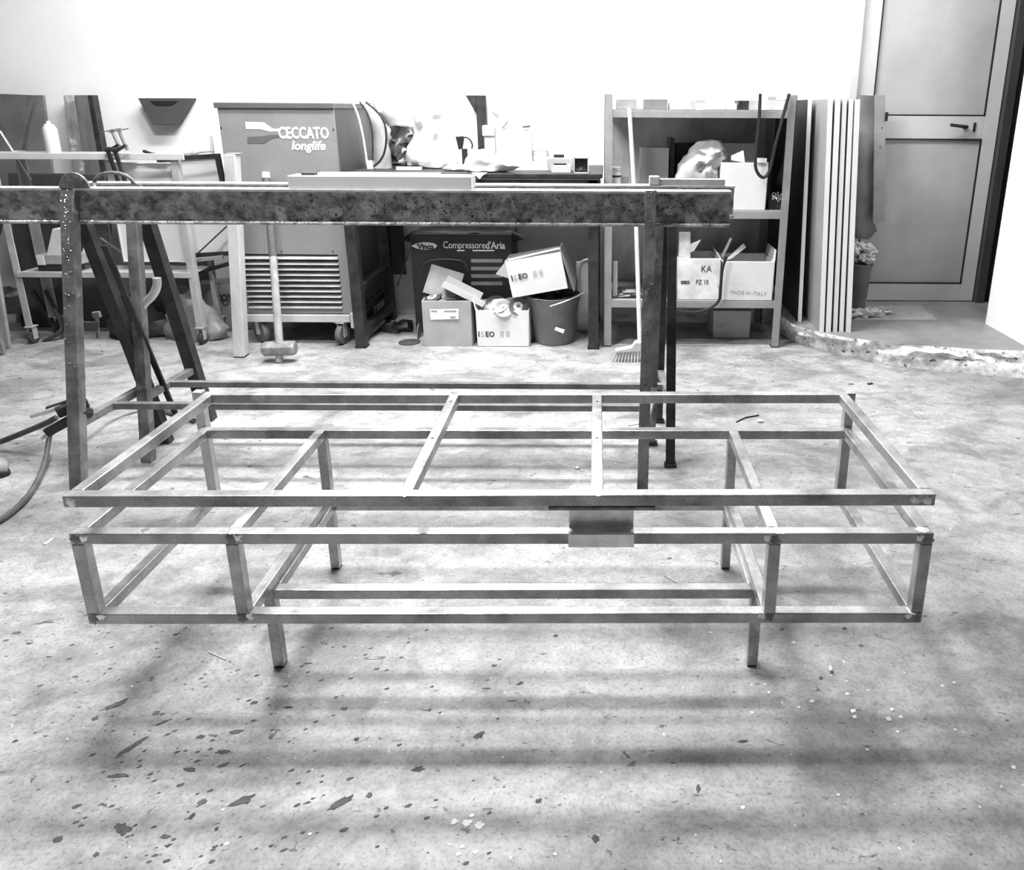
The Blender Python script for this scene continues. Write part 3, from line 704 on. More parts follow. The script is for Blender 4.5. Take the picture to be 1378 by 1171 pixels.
# square post
PY = 3.58
x0, x1 = P(314, 480, Y=PY).x, P(331, 486, Y=PY).x
po = thing('square_post', 'light grey square steel post standing upright left of the sledgehammer', 'post', ((x0+x1)/2, PY+.03, 0))
zt_ = zpix(208, PY, 310)
xl_ = P(301, 208, Y=PY).x-x0
def lean(m): 
    m.v = [Vector((v.x+xl_*v.z/zt_, v.y, v.z)) for v in m.v]; return m
lean(MB().box(x0-.002, x0+.054, PY, PY+.058, .006, zt_)).build('tube', mat('post_paint', .60, .5, .1, .18, 12, (1, 1, .4), .15, fine=.2), po, .004)
MB().box(x0+.0, x0+.056, PY+.001, PY+.058, 0, .008).build('base_cap', DARK, po, .002)
lean(MB().box(x0+.004, x0+.062, PY+.004, PY+.06, zt_, zt_+.005)).build('top_cap', GREYM, po, .002)

# sledgehammer standing on its head
sg = thing('sledgehammer', 'sledgehammer standing head down on the floor, handle leaning on the louvred cabinet', 'hammer', P(376, 487, Z=0))
HY = sg.location.y
hc = P(376, 469, Y=HY)
Ms = Matrix.Translation(hc) @ Matrix.Rotation(-.04, 4, 'Y')
o = MB()
def octo(x, r): return [(x, r*cos(pi/8+k*pi/4), r*sin(pi/8+k*pi/4)) for k in range(8)]
vs = octo(-.084, .030)+octo(-.076, .038)+octo(-.045, .0385)+octo(-.02, .0375)+octo(.02, .0375)+octo(.045, .0385)+octo(.076, .038)+octo(.084, .030)
fs = [tuple(range(8)), tuple(range(56, 64))]+[(j*8+k, j*8+(k+1) % 8, (j+1)*8+(k+1) % 8, (j+1)*8+k) for j in range(7) for k in range(8)]
MB().add([Ms @ Vector(v) for v in vs], fs).build('head', mat('hammer_head', .26, .6, .2, .4, 20, bump=.4), sg, .002)
MB().tube([P(376, 486, Y=HY), P(376, 474, Y=HY)], [.022, .016], 8).build('handle_end', HANDLE, sg)
he = P(358, 240, Y=3.77)
hm_ = P(367.5, 345, Y=HY+.13)
MB().tube([P(376, 462, Y=HY), P(372, 410, Y=HY+.055), hm_], [.020, .0185], 10, sub=1).build('handle', HANDLE, sg, smooth=True)
MB().tube([hm_, he], .0195, 10).build('grip', mat('grip_wrap', .10, .6, 0, .3, 60, (1, 1, 6), .5), sg, smooth=True)
MB().tube([he, he+(he-hm_).normalized()*.03], .021, 10).build('grip_end', GREYL, sg, smooth=True)

# ================================================================== COMPRESSOR CABINET
CYF = 3.82
cx0, cx1 = P(292, 145, Y=CYF).x, -1.384
cz0 = zpix(422, CYF, 390); cz1 = zpix(146, CYF, 380); CYB = 4.40
cb = thing('compressor_cabinet', 'tall grey louvred compressor cabinet on castors with white printed name on its front', 'compressor', ((cx0+cx1)/2, (CYF+CYB)/2, 0))
zl0 = zpix(415, CYF, 400); zl1 = zpix(342, CYF, 400); lx0 = P(329, 380, Y=CYF).x+.008; lx1 = P(459, 380, Y=CYF).x-.004
# front panel built around the louvre opening
MB().box(cx0, cx1, CYF, CYF+.02, zl1, cz1).box(cx0, cx1, CYF, CYF+.02, cz0, zl0).box(cx0, lx0, CYF, CYF+.02, zl0, zl1).box(lx1, cx1, CYF, CYF+.02, zl0, zl1).build('front_panel', GREYP, cb, .002)
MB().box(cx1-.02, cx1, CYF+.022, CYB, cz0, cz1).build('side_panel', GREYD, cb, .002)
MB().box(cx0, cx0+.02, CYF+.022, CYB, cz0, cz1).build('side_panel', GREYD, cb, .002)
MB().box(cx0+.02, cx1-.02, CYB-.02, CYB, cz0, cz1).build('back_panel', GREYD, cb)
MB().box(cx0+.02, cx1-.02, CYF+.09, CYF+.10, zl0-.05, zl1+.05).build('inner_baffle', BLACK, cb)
MB().box(cx0-.012, cx1+.006, CYF-.01, CYB, cz1, cz1+.028).build('lid', mat('lid_paint', .12, .5, .1, .2, 5), cb, .003)
nl = 10; ph = (zl1-zl0)/nl
for k in range(nl):
    z = zl0+ph*k; wob = (.004 if k == nl-1 else 0)
    pr = [(lx0, CYF+.004, z+.003), (lx0, CYF-.012, z+.002), (lx0, CYF-.013, z+.006), (lx0, CYF+.016, z+ph*.72), (lx0, CYF+.02, z+ph*.70)]
    MB().prism(pr, (lx1-lx0, 0, 0)).build('louvre', LOUV, cb, .001)
MB().box(cx0-.0, cx1+.012, CYF-.012, CYF+.03, cz0-.046, cz0-.004).build('base_bar', GREYL, cb, .003)
MB().box(cx1-.012, cx1+.018, CYF-.02, CYB, cz0-.046, cz0-.004).build('base_bar', DARK, cb, .003)
MB().box(cx0, cx0+.03, CYF+.03, CYB, cz0-.046, cz0-.004).build('base_bar', DARK, cb, .003)
MB().box(cx0+.03, cx1-.014, CYF+.03, CYB, cz0-.020, cz0-.004).build('base_plate', BLACK, cb)
MB().box(cx1-.006, cx1+.022, CYF-.028, CYF-.004, cz0-.075, cz0+.01).build('corner_bracket', GREYL, cb, .004)
caster(cb, P(462, 470, Y=CYF).x, CYF-.0+.01, cz0-.047, .056, .030, mat('worn_tyre', .12, .7, 0, .3, 20), -.2)
caster(cb, P(345, 465, Y=CYF).x+.02, CYF+.04, cz0-.047, .066, .035, mat('worn_tyre2', .10, .7, 0, .3, 20), .9)
caster(cb, cx0+.06, CYB-.08, cz0-.047, .056, .030); caster(cb, cx1-.06, CYB-.08, cz0-.047, .056, .030)
sv = MB()
for (sx_, sy_) in ((298, 172), (449, 174), (379, 338), (448, 338)):
    p = P(sx_, sy_, Y=CYF); sv.lathe([(.004, -.002), (.003, .001)], (p.x, CYF-.001, p.z), 8, 'y')
sv.build('screw', BLACK, cb)
def flat(pts, Y, m, root, name, th=.0012): return MB().prism([P(x, y, Y=Y) for x, y in pts], (0, th, 0)).build(name, m, root)
flat([(330, 164), (355, 165), (366, 173), (376, 174), (376, 177), (363, 177), (350, 173.5), (331, 173.5)], CYF-.0014, WINK, cb, 'arrow_mark')
flat([(333, 184.5), (355, 183), (366, 181), (376, 181), (376, 185), (367, 186), (356, 193), (333, 193)], CYF-.0014, mat('grey_mark', .12, .6, 0, 0), cb, 'arrow_mark')
text('CECCATO', .079, face_front(P(375, 186, Y=CYF-.001)), WINK, cb, off=.0018, sx=.695, space=1.0)
text('longlife', .062, face_front(P(392, 201.5, Y=CYF-.001)), WINK, cb, shear=.25, off=.0012, sx=.98, space=1.0)
flat([(454, 148), (458, 148), (458, 163), (455, 163)], CYF-.03, GREYM, cb, 'sticker') if False else None

# ================================================================== WORKBENCH
BY = 3.74; BYB = 4.36
ZBT = zpix(233.5, BY, 640)
bx0 = P(462, 236, Y=BY).x; bx1 = P(811, 236, Y=BY).x
wb = thing('workbench', 'long black steel workbench against the white back wall', 'workbench', ((bx0+bx1)/2, (BY+BYB)/2, 0))
BM = mat('bench_top_steel', .030, .55, .3, .6, 14, bump=.5, fine=.3)
MB().box(bx0, bx1, BY, BYB, ZBT-.022, ZBT).build('top', BM, wb, .003)
MB().box(bx0+.03, bx1-.01, BY+.012, BY+.03, ZBT-.070, ZBT-.0225).build('apron', DARK, wb, .002)
MB().box(bx0+.03, bx1-.01, BY+.007, BY+.014, ZBT-.030, ZBT-.024).build('edge_strip', GREYM, wb)
lw = .055
def blegs(x, nm='leg'):
    for y in (BY+.012, BYB-lw):
        l = MB().box(x, x+lw, y, y+lw, .006, ZBT-.0225).build(nm, DARK, wb, .003)
        MB().box(x-.004, x+lw+.004, y-.004, y+lw+.004, 0, .008).build('foot', BLACK, l, .001)
xl = P(478, 474, Y=BY).x; blegs(xl); blegs(bx1-.075)
for x in (xl, bx1-.075):
    MB().box(x+.005, x+lw-.005, BY+lw+.012, BYB-lw, .055, .10).build('foot_rail', DARK, wb, .002)
    MB().box(x+.005, x+lw-.005, BY+lw+.012, BYB-lw, .30, .34).build('side_rail', DARK, wb, .002)
MB().box(xl+.06, xl+.14, BYB-.03, BYB-.015, .28, ZBT-.03).build('rear_plate', BLACK, wb, .002)
MB().bar((P(700, 312, Y=4.33).x, 4.33, ZBT-.1), (P(741, 312, Y=4.33).x, 4.33, ZBT-.1), .06, .006).build('rear_tab', DARK, wb)
# post with brace above the bench
pt = thing('wall_bracket', 'dark steel upright with a slanting brace rising from the back of the bench', 'bracket', (P(646, 205, Y=4.36).x, 4.36, ZBT))
ux0, ux1 = P(642, 170, Y=4.38).x, P(655, 170, Y=4.38).x
MB().box(ux0, ux1, 4.375, 4.42, ZBT-.002, P(640, 128, Y=4.38).z).build('upright', DARK, pt, .003)
a = [P(626, 128, Y=4.385), P(643, 128, Y=4.385), P(643, 155, Y=4.385), P(641, 154, Y=4.385)]
MB().prism(a, (0, .02, 0)).build('brace', DARK, pt, .002)
# bench-top clutter
def onb(x, y): # point on bench top
    return P(x, y, Z=ZBT)
def rag(name, label, cat, rows, Y, m, ky=.6, amp=.02, fr=16, seed=0, ymax=9, n=24, sm=True):
    o = MB().loft(rows, Y, ky, n, amp, fr, seed, ymax).build(name, m, smooth=sm)
    return tag(o, label, cat)
# wire hoops / coil drum
dm = thing('hose_drum', 'milky translucent drum with curved wire hoops standing on the left end of the bench', 'drum', (P(503, 225, Y=4.05).x, 4.05, ZBT))
MB().loft([(229, 500, 528), (225, 503, 527), (205, 502, 525), (185, 500, 520), (160, 494, 513), (140, 486, 500)], 4.06, .9, 24, .004, 9, 5, .12).build('body', FILMY, dm, smooth=True)
for pts, r, m in (([(474, 137), (482, 155), (488, 180), (492, 205), (494, 222)], .006, GREYL), ([(484, 137), (495, 152), (501, 175), (502, 200), (501, 225)], .005, DARK), ([(492, 137), (508, 150), (518, 165), (520.5, 185), (518, 205), (511, 218), (502, 224)], .006, DARK)):
    MB().tube([P(x, y, Y=3.98) for x, y in pts], r, 8, sub=2).build('hoop', m, dm, smooth=True)
MB().box(P(494, 226, Y=3.97).x, P(502, 226, Y=3.97).x, 3.965, 4.0, ZBT, P(498, 219, Y=3.97).z+.01).build('clip_block', GREYL, dm, .002)
rag('cloth_bag', 'grey cloth bag slumped behind the hooped drum on the bench', 'bag', [(224, 530, 552), (207, 525, 553), (180, 520, 552), (168, 524, 550), (158, 512, 544), (148, 500, 530), (140, 494, 512)], 4.28, mat('pale_cloth', .34, .8, 0, .1, 8, bump=.3), .5, .018, 12, 2, .08)
rag('dark_bag', 'dark grey crumpled plastic bag between the drum and the white bag', 'bag', [(222, 526, 554), (218, 524, 556), (208, 526, 554), (196, 525, 559), (185, 527, 556), (172, 524, 550), (169, 528, 545)], 4.12, mat('dark_bag_plastic', .07, .35, 0, .4, 8, bump=.6), .6, .030, 24, 6, .08)
rag('white_carrier_bag', 'tall white plastic bag with faint printing standing on the bench', 'bag', [(224, 558, 622), (221, 551, 626), (205, 552, 620), (185, 556, 616), (165, 557, 608), (155, 559, 602), (146, 562, 585), (144, 568, 580)], 4.10, BAGW, .55, .026, 14, 9, .11)
bg_txt = bpy.data.objects['white_carrier_bag']
for i in range(3):
    pass
sp = thing('spray_bottle', 'small spray bottle with a black trigger head beside the white bag', 'spray bottle', (P(618, 222, Y=4.02).x, 4.02, ZBT))
c_ = P(620, 210, Y=4.02).x
MB().lathe([(.024, 0), (.026, .004), (.026, .06), (.020, .075)], (c_, 4.02, ZBT), 16).build('bottle', GREYL, sp, smooth=True)
a = [P(613, 184, Y=4.01), P(622, 183, Y=4.01), P(624, 186, Y=4.01), P(622, 200, Y=4.01), P(617, 202, Y=4.01)]
MB().prism(a, (0, .025, 0)).build('head', BLACK, sp, .002)
MB().tube([P(622, 184, Y=4.02), P(631, 186, Y=4.02), P(636, 194, Y=4.02), P(635, 200, Y=4.02)], .005, 8, sub=1).build('trigger', BLACK, sp, smooth=True)
MB().box(P(622, 210, Y=4.0).x, P(629, 210, Y=4.0).x, 3.99, 4.02, ZBT, P(625, 200, Y=4.0).z).build('side_pack', BLACK, sp, .002)
rag('white_rag', 'white crumpled rag hanging over the bench front edge', 'rag', [(231.5, 636, 655), (229, 626, 690), (222, 624, 704), (214, 628, 690), (207, 634, 668), (203, 640, 656), (202, 645, 650)], 3.83, PAPER, .5, .014, 22, 4, .05)
tg = MB().prism([P(634, 232, Y=BY-.003), P(656, 232, Y=BY-.003), P(650, 236, Y=BY-.004), P(645.5, 241, Y=BY-.004), P(640, 236, Y=BY-.004)], (0, -.003, 0)).build('hanging_corner', PAPER, bpy.data.objects['white_rag'])
wr_ = bpy.data.objects['white_rag']
rag('white_cloth', 'white cloth lying on the bench under the spray bottle', 'cloth', [(230, 598, 632), (227, 596, 640), (223, 606, 636), (221, 612, 628)], 3.90, PAPER, .5, .008, 22, 14, .06)
# square white bucket-box with bag on top
wbx = thing('white_tub', 'white square tub on the bench, holding a bulging white bag', 'tub', (P(688, 222, Y=4.12).x, 4.12, ZBT))
a, b = P(668, 215, Y=4.05).x, P(715, 215, Y=4.05).x
MB().box(a, b, 4.05, 4.20, ZBT, P(690, 173, Y=4.05).z).build('tub', WHITE, wbx, .006)
tag(MB().loft([(173, 672, 712), (166, 668, 714), (158, 668, 708), (150, 660, 700), (143, 664, 690), (136, 668, 686), (133, 674, 680)], 4.12, .6, 26, .012, 16, 7, .07).build('white_refuse_bag', BAGW, smooth=True), 'white bag bulging out of the top of the white tub', 'bag')
MB().bar(P(676, 172, Y=4.045), P(684, 162, Y=4.045), .012, .010).build('tub_clip', GREYM, wbx, .003)
MB().bar(P(703, 171, Y=4.045), P(714, 170, Y=4.045), .010, .008).build('tub_clip', DARK, wbx, .003)
# white slim canister left of the tub
wc = thing('white_canister', 'slim white canister standing left of the white tub', 'canister', (P(660, 222, Y=4.15).x, 4.15, ZBT))
MB().box(P(652, 200, Y=4.12).x, P(667, 200, Y=4.12).x, 4.12, 4.2, ZBT, P(660, 171, Y=4.12).z).build('body', GREYL, wc, .006)
MB().box(P(650, 200, Y=4.115).x, P(666, 200, Y=4.115).x, 4.112, 4.205, P(660, 183, Y=4.12).z, P(660, 169, Y=4.12).z).build('cap', WHITE, wc, .004)
# bottle
bo = thing('water_bottle', 'clear plastic water bottle with a narrow waist standing on the bench', 'bottle', (P(727, 222, Y=4.14).x, 4.14, ZBT))
bzs = [(221, 10.2), (218, 11), (205, 10.8), (200, 10.6), (192, 8), (187, 6.5), (182, 8), (172, 9.6), (160, 9.8), (152, 8.6), (146, 5.5), (142, 3.2), (140, 3.0)]
pr = []
bz0 = ZBT
for y, r in bzs: pr.append((r*4.27/F, P(727, y, Y=4.14).z-ZBT+.006))
pr[0] = (pr[0][0], .0)
MB().lathe(pr, (P(727, 200, Y=4.14).x, 4.14, ZBT), 22).build('bottle_body', CLEAR, bo, smooth=True)
zc_ = pr[-1][1]
MB().lathe([(.016, zc_), (.016, zc_+.018), (.014, zc_+.02)], (P(727, 200, Y=4.14).x, 4.14, ZBT), 16).build('cap', GREYL, bo, smooth=True)
za_, zb_ = P(727, 217, Y=4.1).z-ZBT, P(727, 204, Y=4.1).z-ZBT
MB().lathe([(.0485, za_), (.0485, zb_)], (P(727, 200, Y=4.14).x, 4.14, ZBT), 22, cap=False).build('bottle_label', mat('bottle_label', .6, .5, 0, .4, 60), bo, smooth=True)
# papers and small boxes
for i, (x0_, x1_, y_, dz, m, lab) in enumerate([(533, 567, 229, .016, WHITE, 'white bar lying in front of the dark bag on the bench'), (672, 740, 229, .004, PAPER, 'sheets of white paper lying in front of the tub on the bench'),
                                     (690, 728, 227, .012, WHITE, 'white flat box lying on the papers on the bench')]):
    p0, p1 = onb(x0_, y_), onb(x1_, y_)
    z0 = ZBT+(.0045 if i == 2 else 0)
    tag(MB().box(p0.x, p1.x, p0.y, p0.y+(.03, .16, .1)[i], z0, z0+dz).build(('white_bar', 'paper_sheets', 'flat_box')[i], m, bevel=.001), lab, ('bar', 'paper', 'box')[i])
tag(MB().tube([onb(585, 224)+Vector((0, 0, .004)), onb(610, 226)+Vector((0, 0, .02)), onb(640, 231)+Vector((0, -.01, .006))], .003, 6, sub=2).build('wire', DARK, smooth=True), 'thin dark wire lying across the middle of the bench top', 'wire')
tag(MB().blob(onb(568, 225)+Vector((0, -.02, .012)), .05, .04, .018, .3, 8, 3).build('glove', CLOTH, smooth=True), 'dark crumpled glove in front of the tall white bag', 'glove')
a, b = P(736, 220, Y=3.92).x, P(771, 220, Y=3.92).x
tag(MB().box(a, b, 3.92, 4.02, ZBT, P(750, 213, Y=3.92).z).build('pale_box', GALV, bevel=.002), 'pale long box on the bench right of the bottle', 'box')
a, b = P(742, 230, Y=3.80).x, P(768, 230, Y=3.80).x
tag(MB().box(a, b, 3.80, 3.88, ZBT, P(750, 223, Y=3.8).z).build('small_grey_box', GREYL, bevel=.002), 'small grey block in front of the pale box on the bench', 'box')
tag(MB().box(P(745, 211, Y=3.95).x, P(759, 211, Y=3.95).x, 3.95, 3.98, P(750, 213, Y=3.92).z, P(750, 208, Y=3.95).z).build('black_stick', BLACK, bevel=.001), 'small black bar lying on top of the pale box', 'bar')
tag(MB().box(P(745, 222, Y=3.82).x, P(762, 222, Y=3.82).x, 3.82, 3.85, P(750, 223, Y=3.8).z, P(750, 220, Y=3.82).z).build('black_file', BLACK, bevel=.001), 'thin black bar on the small grey block', 'bar')
dc = thing('screw_carton', 'small open white carton with dark contents at the right end of the bench', 'box', (P(782, 232, Y=3.79).x, 3.80, ZBT))
a, b = P(772, 220, Y=3.78).x, P(792, 220, Y=3.78).x; zt1 = P(780, 212, Y=3.78).z
MB().box(a, a+.004, 3.78, 3.84, ZBT, zt1).box(b-.004, b, 3.78, 3.84, ZBT, zt1).box(a, b, 3.78, 3.84, ZBT, ZBT+.004).box(a, b, 3.78, 3.84, zt1-.004, zt1).build('shell', WHITE, dc)
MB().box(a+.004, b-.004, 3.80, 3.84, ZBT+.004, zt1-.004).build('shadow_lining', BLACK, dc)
MB().blob(((a+b)/2, 3.80, ZBT+.016), .028, .012, .014, .4, 9, 2).build('screws', DARK, dc, kind='stuff')

# ================================================================== UNDER THE BENCH
def carton(name, label, x0, x1, y0, y1, z0, z1, m, rz=0, flaps=(), group=None, tiltY=0, tiltX=0, inside=CARTONI, openf=True, th=.005, floorfill=None):
    cx_, cy_ = (x0+x1)/2, (y0+y1)/2; w, d, h_ = (x1-x0)/2, (y1-y0)/2, z1-z0
    r = thing(name, label, 'cardboard box', (cx_, cy_, z0), group)
    M = Matrix.Translation(Vector((cx_, cy_, z0))) @ Matrix.Rotation(rz, 4, 'Z') @ Matrix.Rotation(tiltY, 4, 'Y') @ Matrix.Rotation(tiltX, 4, 'X')
    MB().box(-w, w, -d, -d+th, 0, h_, M).box(-w, w, d-th, d, 0, h_, M).box(-w, -w+th, -d, d, 0, h_, M).box(w-th, w, -d, d, 0, h_, M).box(-w, w, -d, d, 0, th, M).build('body', m, r, .002)
    if not openf: MB().box(-w, w, -d, d, h_-th, h_, M).build('lid', m, r, .002)
    for (side, ang, ln) in flaps:
        L_ = {'f': (-w, -d, w, -d), 'b': (w, d, -w, d), 'l': (-w, d, -w, -d), 'r': (w, -d, w, d)}[side]
        a = Vector((L_[0], L_[1], h_)); b = Vector((L_[2], L_[3], h_)); e = (b-a).normalized(); out = e.cross(Vector((0, 0, 1)))
        dv = (out*cos(ang)+Vector((0, 0, 1))*sin(ang))*ln; nn = e.cross(dv).normalized()*th*.7
        i_ = e*.008
        vs = [a+i_, b-i_, b+dv-i_*2, a+dv+i_*2]
        MB().add([M @ v for v in vs]+[M @ (v+nn) for v in vs], [(0, 1, 2, 3), (7, 6, 5, 4), (0, 4, 5, 1), (1, 5, 6, 2), (2, 6, 7, 3), (3, 7, 4, 0)]).build('flap', m, r)
    return r, M, (w, d, h_)
UY = 3.79
# black printed carton
vb, VM, (vw, vd, vh) = carton('printed_carton', 'large black printed carton under the bench with white lettering', P(556, 380, Y=4.05).x, P(690, 380, Y=4.05).x, 4.05, 4.32, 0, P(620, 316, Y=4.05).z, mat('black_print', .022, .5, 0, .2, 6), openf=False)
VY = 4.05-.001
text("Compressore", .056, face_front(P(596, 334, Y=VY)), WINK, vb, off=.0002, sx=.80, space=.95)
text("d'Aria", .056, face_front(P(653, 334.5, Y=VY)), WINK, vb, off=.0012, sx=.86, space=.97)
ov = [(573+15*cos(2*pi*k/20), 331+5*sin(2*pi*k/20)) for k in range(20)]
flat(ov, VY, WINK, vb, 'oval_logo'); flat([(553, 331), (562, 327), (562, 335)], VY, WINK, vb, 'logo_wing')
text('Vinco', .040, face_front(P(562.5, 335, Y=VY-.001)), INK, vb, off=.002, sx=.95)
for i, (x0_, x1_) in enumerate(((615, 625), (636, 665))): flat([(x0_, 336.5), (x1_, 336.5), (x1_, 338), (x0_, 338)], VY, WINK, vb, 'small_print')
for y in (351, 361.5, 371.5, 381.5): flat([(634, y-2.3), (676, y-2.3), (676, y+2.3), (634, y+2.3)], VY, GREYM, vb, 'print_strip')
MB().tube([P(565, 375, Y=VY), P(568, 355, Y=VY), P(585, 349, Y=VY), P(610, 349, Y=VY), P(625, 352, Y=VY), P(630, 365, Y=VY)], .004, 6, sub=2).build('printed_outline', mat('dim_print', .07, .5, 0, 0), vb, smooth=True)
bl = MB().loft([(323, 546, 702), (320, 542, 706), (316, 545, 702), (311, 556, 692), (309, 575, 670)], 4.19, .35, 28, .012, 14, 3, .125).build('black_bag', mat('bin_bag', .04, .35, 0, .3, 9, bump=.5), smooth=True)
tag(bl, 'black plastic bag draped over the top of the black printed carton', 'bag')
# left brown carton with label
c1, M1, d1 = carton('carton_of_discs', 'plain grey carton with a white label, full of worn grinding discs', P(569, 440, Y=UY).x, P(634, 440, Y=UY).x, UY, UY+.26, 0, P(600, 405, Y=UY).z, CARTONG, rz=.02)
zz = d1[2]
flat([(578, 416.5), (617, 415.5), (617.5, 429.5), (579.5, 430.5)], UY-.004, PAPER, c1, 'white_label')
for r_ in ((580, 418, 588, 419.5), (598, 418, 614, 419.5), (606, 426, 613, 428)): flat([(r_[0], r_[1]), (r_[2], r_[1]), (r_[2], r_[3]), (r_[0], r_[3])], UY-.0052, GREYM, c1, 'label_print')
# grinding discs
def disc(c, r, tilt, m, label, grp):
    M = Matrix.Translation(Vector(c)) @ Matrix.Rotation(tilt[0], 4, 'X') @ Matrix.Rotation(tilt[1], 4, 'Y')
    t = thing('grinding_disc', label, 'grinding disc', c, grp)
    MB().lathe([(.011, .002), (.024, -.003), (.028, .0), (r, .001), (r, .004), (.028, .003), (.022, .0015), (.011, .005)], c, 22, 'z', M.to_3x3().to_4x4(), cap=False).build('disc', m, t, smooth=True)
    MB().lathe([(.010, .0042), (.026, .0042), (.026, .0048), (.010, .0048)], c, 16, 'z', M.to_3x3().to_4x4(), cap=False).build('centre_label', GREYL, t)
    return t
random.seed(5)
DSK = [mat('disc_a', .10, .8, 0, .3, 20), mat('disc_b', .22, .8, 0, .3, 20), mat('disc_c', .05, .7, 0, .3, 20), mat('disc_d', .4, .7, 0, .3, 20)]
for i, (x, y, r, tx, ty, k) in enumerate([(582, 405, .055, .3, -.2, 2), (592, 404, .055, .35, .1, 1), (600, 400, .05, .5, .15, 0), (612, 404, .055, .3, -.1, 1), (606, 408, .05, .25, .2, 3), (622, 406, .05, .3, .3, 0)]):
    p = P(x, y, Y=UY+.06+.012*i); p.z = max(p.z, zz+.004+i*.002) if i < 9 else p.z
    disc(p, r, (tx, ty), DSK[k], ('leftmost dark disc heaped on the grey labelled carton', 'second disc from left on the grey labelled carton', 'dark disc in the middle of the heap on the grey carton', 'disc fourth from left on the grey labelled carton', 'pale disc topmost on the grey labelled carton', 'rightmost dark disc on the grey labelled carton')[i], 'discs in the grey carton')
tag(MB().box(-.20, .20, -.004, .004, -.13, .13, Matrix.Translation(P(597, 381, Y=UY+.10)) @ Matrix.Rotation(.30, 4, 'Y') @ Matrix.Rotation(-.35, 4, 'X') @ Matrix.Diagonal((.46, 1, .62, 1))).build('metal_plate', mat('plate', .40, .45, .4, .25, 7), bevel=.001),
    'square grey metal plate tilted on the carton of discs', 'plate')
# filling of the carton (dark inside level)
# U channel lying across
p0, p1 = P(596, 381, Y=UY+.02), P(652, 409, Y=UY+.03)
uc = thing('steel_channel', 'white U-shaped channel sloping across the two middle cartons', 'metal channel', p1)
dv = (p1-p0).normalized(); nn = Vector((0, 1, 0)); up_ = dv.cross(nn); up_ = -up_ if up_.z < 0 else up_
L_ = (p1-p0).length
def chan(a0, a1, b0, b1, c0, c1):
    vs = [p0+dv*a+nn*b+up_*c for a in (a0, a1) for b in (b0, b1) for c in (c0, c1)]
    return vs, [(0, 1, 3, 2), (4, 6, 7, 5), (0, 4, 5, 1), (2, 3, 7, 6), (0, 2, 6, 4), (1, 5, 7, 3)]
MB().add(*chan(0, L_, 0, .003, -.022, .012)).build('front_flange', WHITE, uc)
MB().add(*chan(0, L_, .003, .07, -.022, -.019)).build('web', GREYM, uc)
MB().add(*chan(.0, L_*.86, .07, .073, -.022, .03)).build('rear_flange', WHITE, uc)
# white carton with lettering, and discs in it
c2_, M2_, d2 = carton('lettered_carton', 'white carton with black lettering on the floor under the bench, full of discs', P(641, 440, Y=UY).x, P(712, 440, Y=UY).x, UY, UY+.24, 0, P(680, 418, Y=UY).z, CARTON, flaps=(('l', 1.35, .06),))
def iseo(x, y, Y, root, s=.050, rz=0, tilt=0):
    p = P(x, y, Y=Y)
    M = face_front(p, rz, tilt)
    text('I', s, M, INK, root, off=.001); text('S', s, M @ Matrix.Translation((s*.34, 0, 0)), INKG, root, off=0)
    text('EO', s, M @ Matrix.Translation((s*.95, 0, 0)), INK, root, off=.0009, sx=.95)
    bm_ = MB()
    for r in range(3):
        for c in range(5):
            if c == 2: continue
            q = M @ Vector((s*(2.95+c*.26), s*(.62-r*.28), .0004)); q2 = M @ Vector((s*(2.95+c*.26+.2), s*(.62-r*.28+.16), .0004))
            vs = [M @ Vector((s*(2.95+c*.26+a), s*(.62-r*.28+b), zz_)) for zz_ in (0, .0006) for a, b in ((0, 0), (.2, 0), (.2, .16), (0, .16))]
            bm_.add(vs, [(0, 1, 2, 3), (7, 6, 5, 4), (0, 4, 5, 1), (1, 5, 6, 2), (2, 6, 7, 3), (3, 7, 4, 0)])
    bm_.build('print_marks', INKG, root)
iseo(643.5, 453, UY-.001, c2_, .041)
for i, (x, y, r, tx, ty, k, dy) in enumerate([(672, 412, .055, .5, -.2, 3, .04), (678, 416, .05, .9, .1, 3, .015), (668, 407, .058, .4, .1, 2, .12), (690, 410, .055, .5, .2, 1, .10), (662, 413, .05, .3, -.3, 1, .06), (697, 412, .05, 1.2, .3, 0, .02)]):
    p = P(x, y, Y=UY+dy); p.z = max(p.z, d2[2]+.006)
    disc(p, r, (tx, ty), DSK[k], ('pale disc in front in the white lettered carton', 'pale disc standing upright at the front of the lettered carton', 'large dark disc at the back of the lettered carton', 'grey disc at the back right of the lettered carton', 'leftmost disc in the white lettered carton', 'rightmost dark disc standing in the lettered carton')[i], 'discs in the white carton')
# bucket
bkc = P(747, 478, Y=UY)
BKY = UY+.12; bxc = P(746, 440, Y=BKY).x
zr = P(746, 404, Y=BKY-.14).z
bu = thing('bucket', 'grey plastic bucket full of scrap under the bench, with a wire handle', 'bucket', (bxc, BKY, 0))
rb, rtp = 26.5*(3.85+.12)/F, 36*(3.85+.12)/F
MB().lathe([(rb-.006, 0), (rb, .004), (rb+(rtp-rb)*.82, zr*.86), (rtp-.002, zr*.88), (rtp+.004, zr-.004), (rtp+.006, zr), (rtp-.004, zr), (rtp-.010, zr*.9), (rb-.004, .01), (.001, .01)], (bxc, BKY, 0), 36, cap=True).build('pail', BUCK, bu, smooth=True)
hb_ = MB().tube([(bxc-.01, BKY-rtp-.01, zr-.03), P(757, 407, Y=BKY-rtp-.02), P(770, 402, Y=BKY-.12), P(786, 394, Y=BKY-.02)], .0035, 6, sub=1).build('wire_handle', GALV, bu, smooth=True)
flat([(748, 440), (760, 444), (758, 449), (746, 444)], BKY-rtp*.93, PAPER, bu, 'white_sticker', .004)
mb = MB()
random.seed(9)
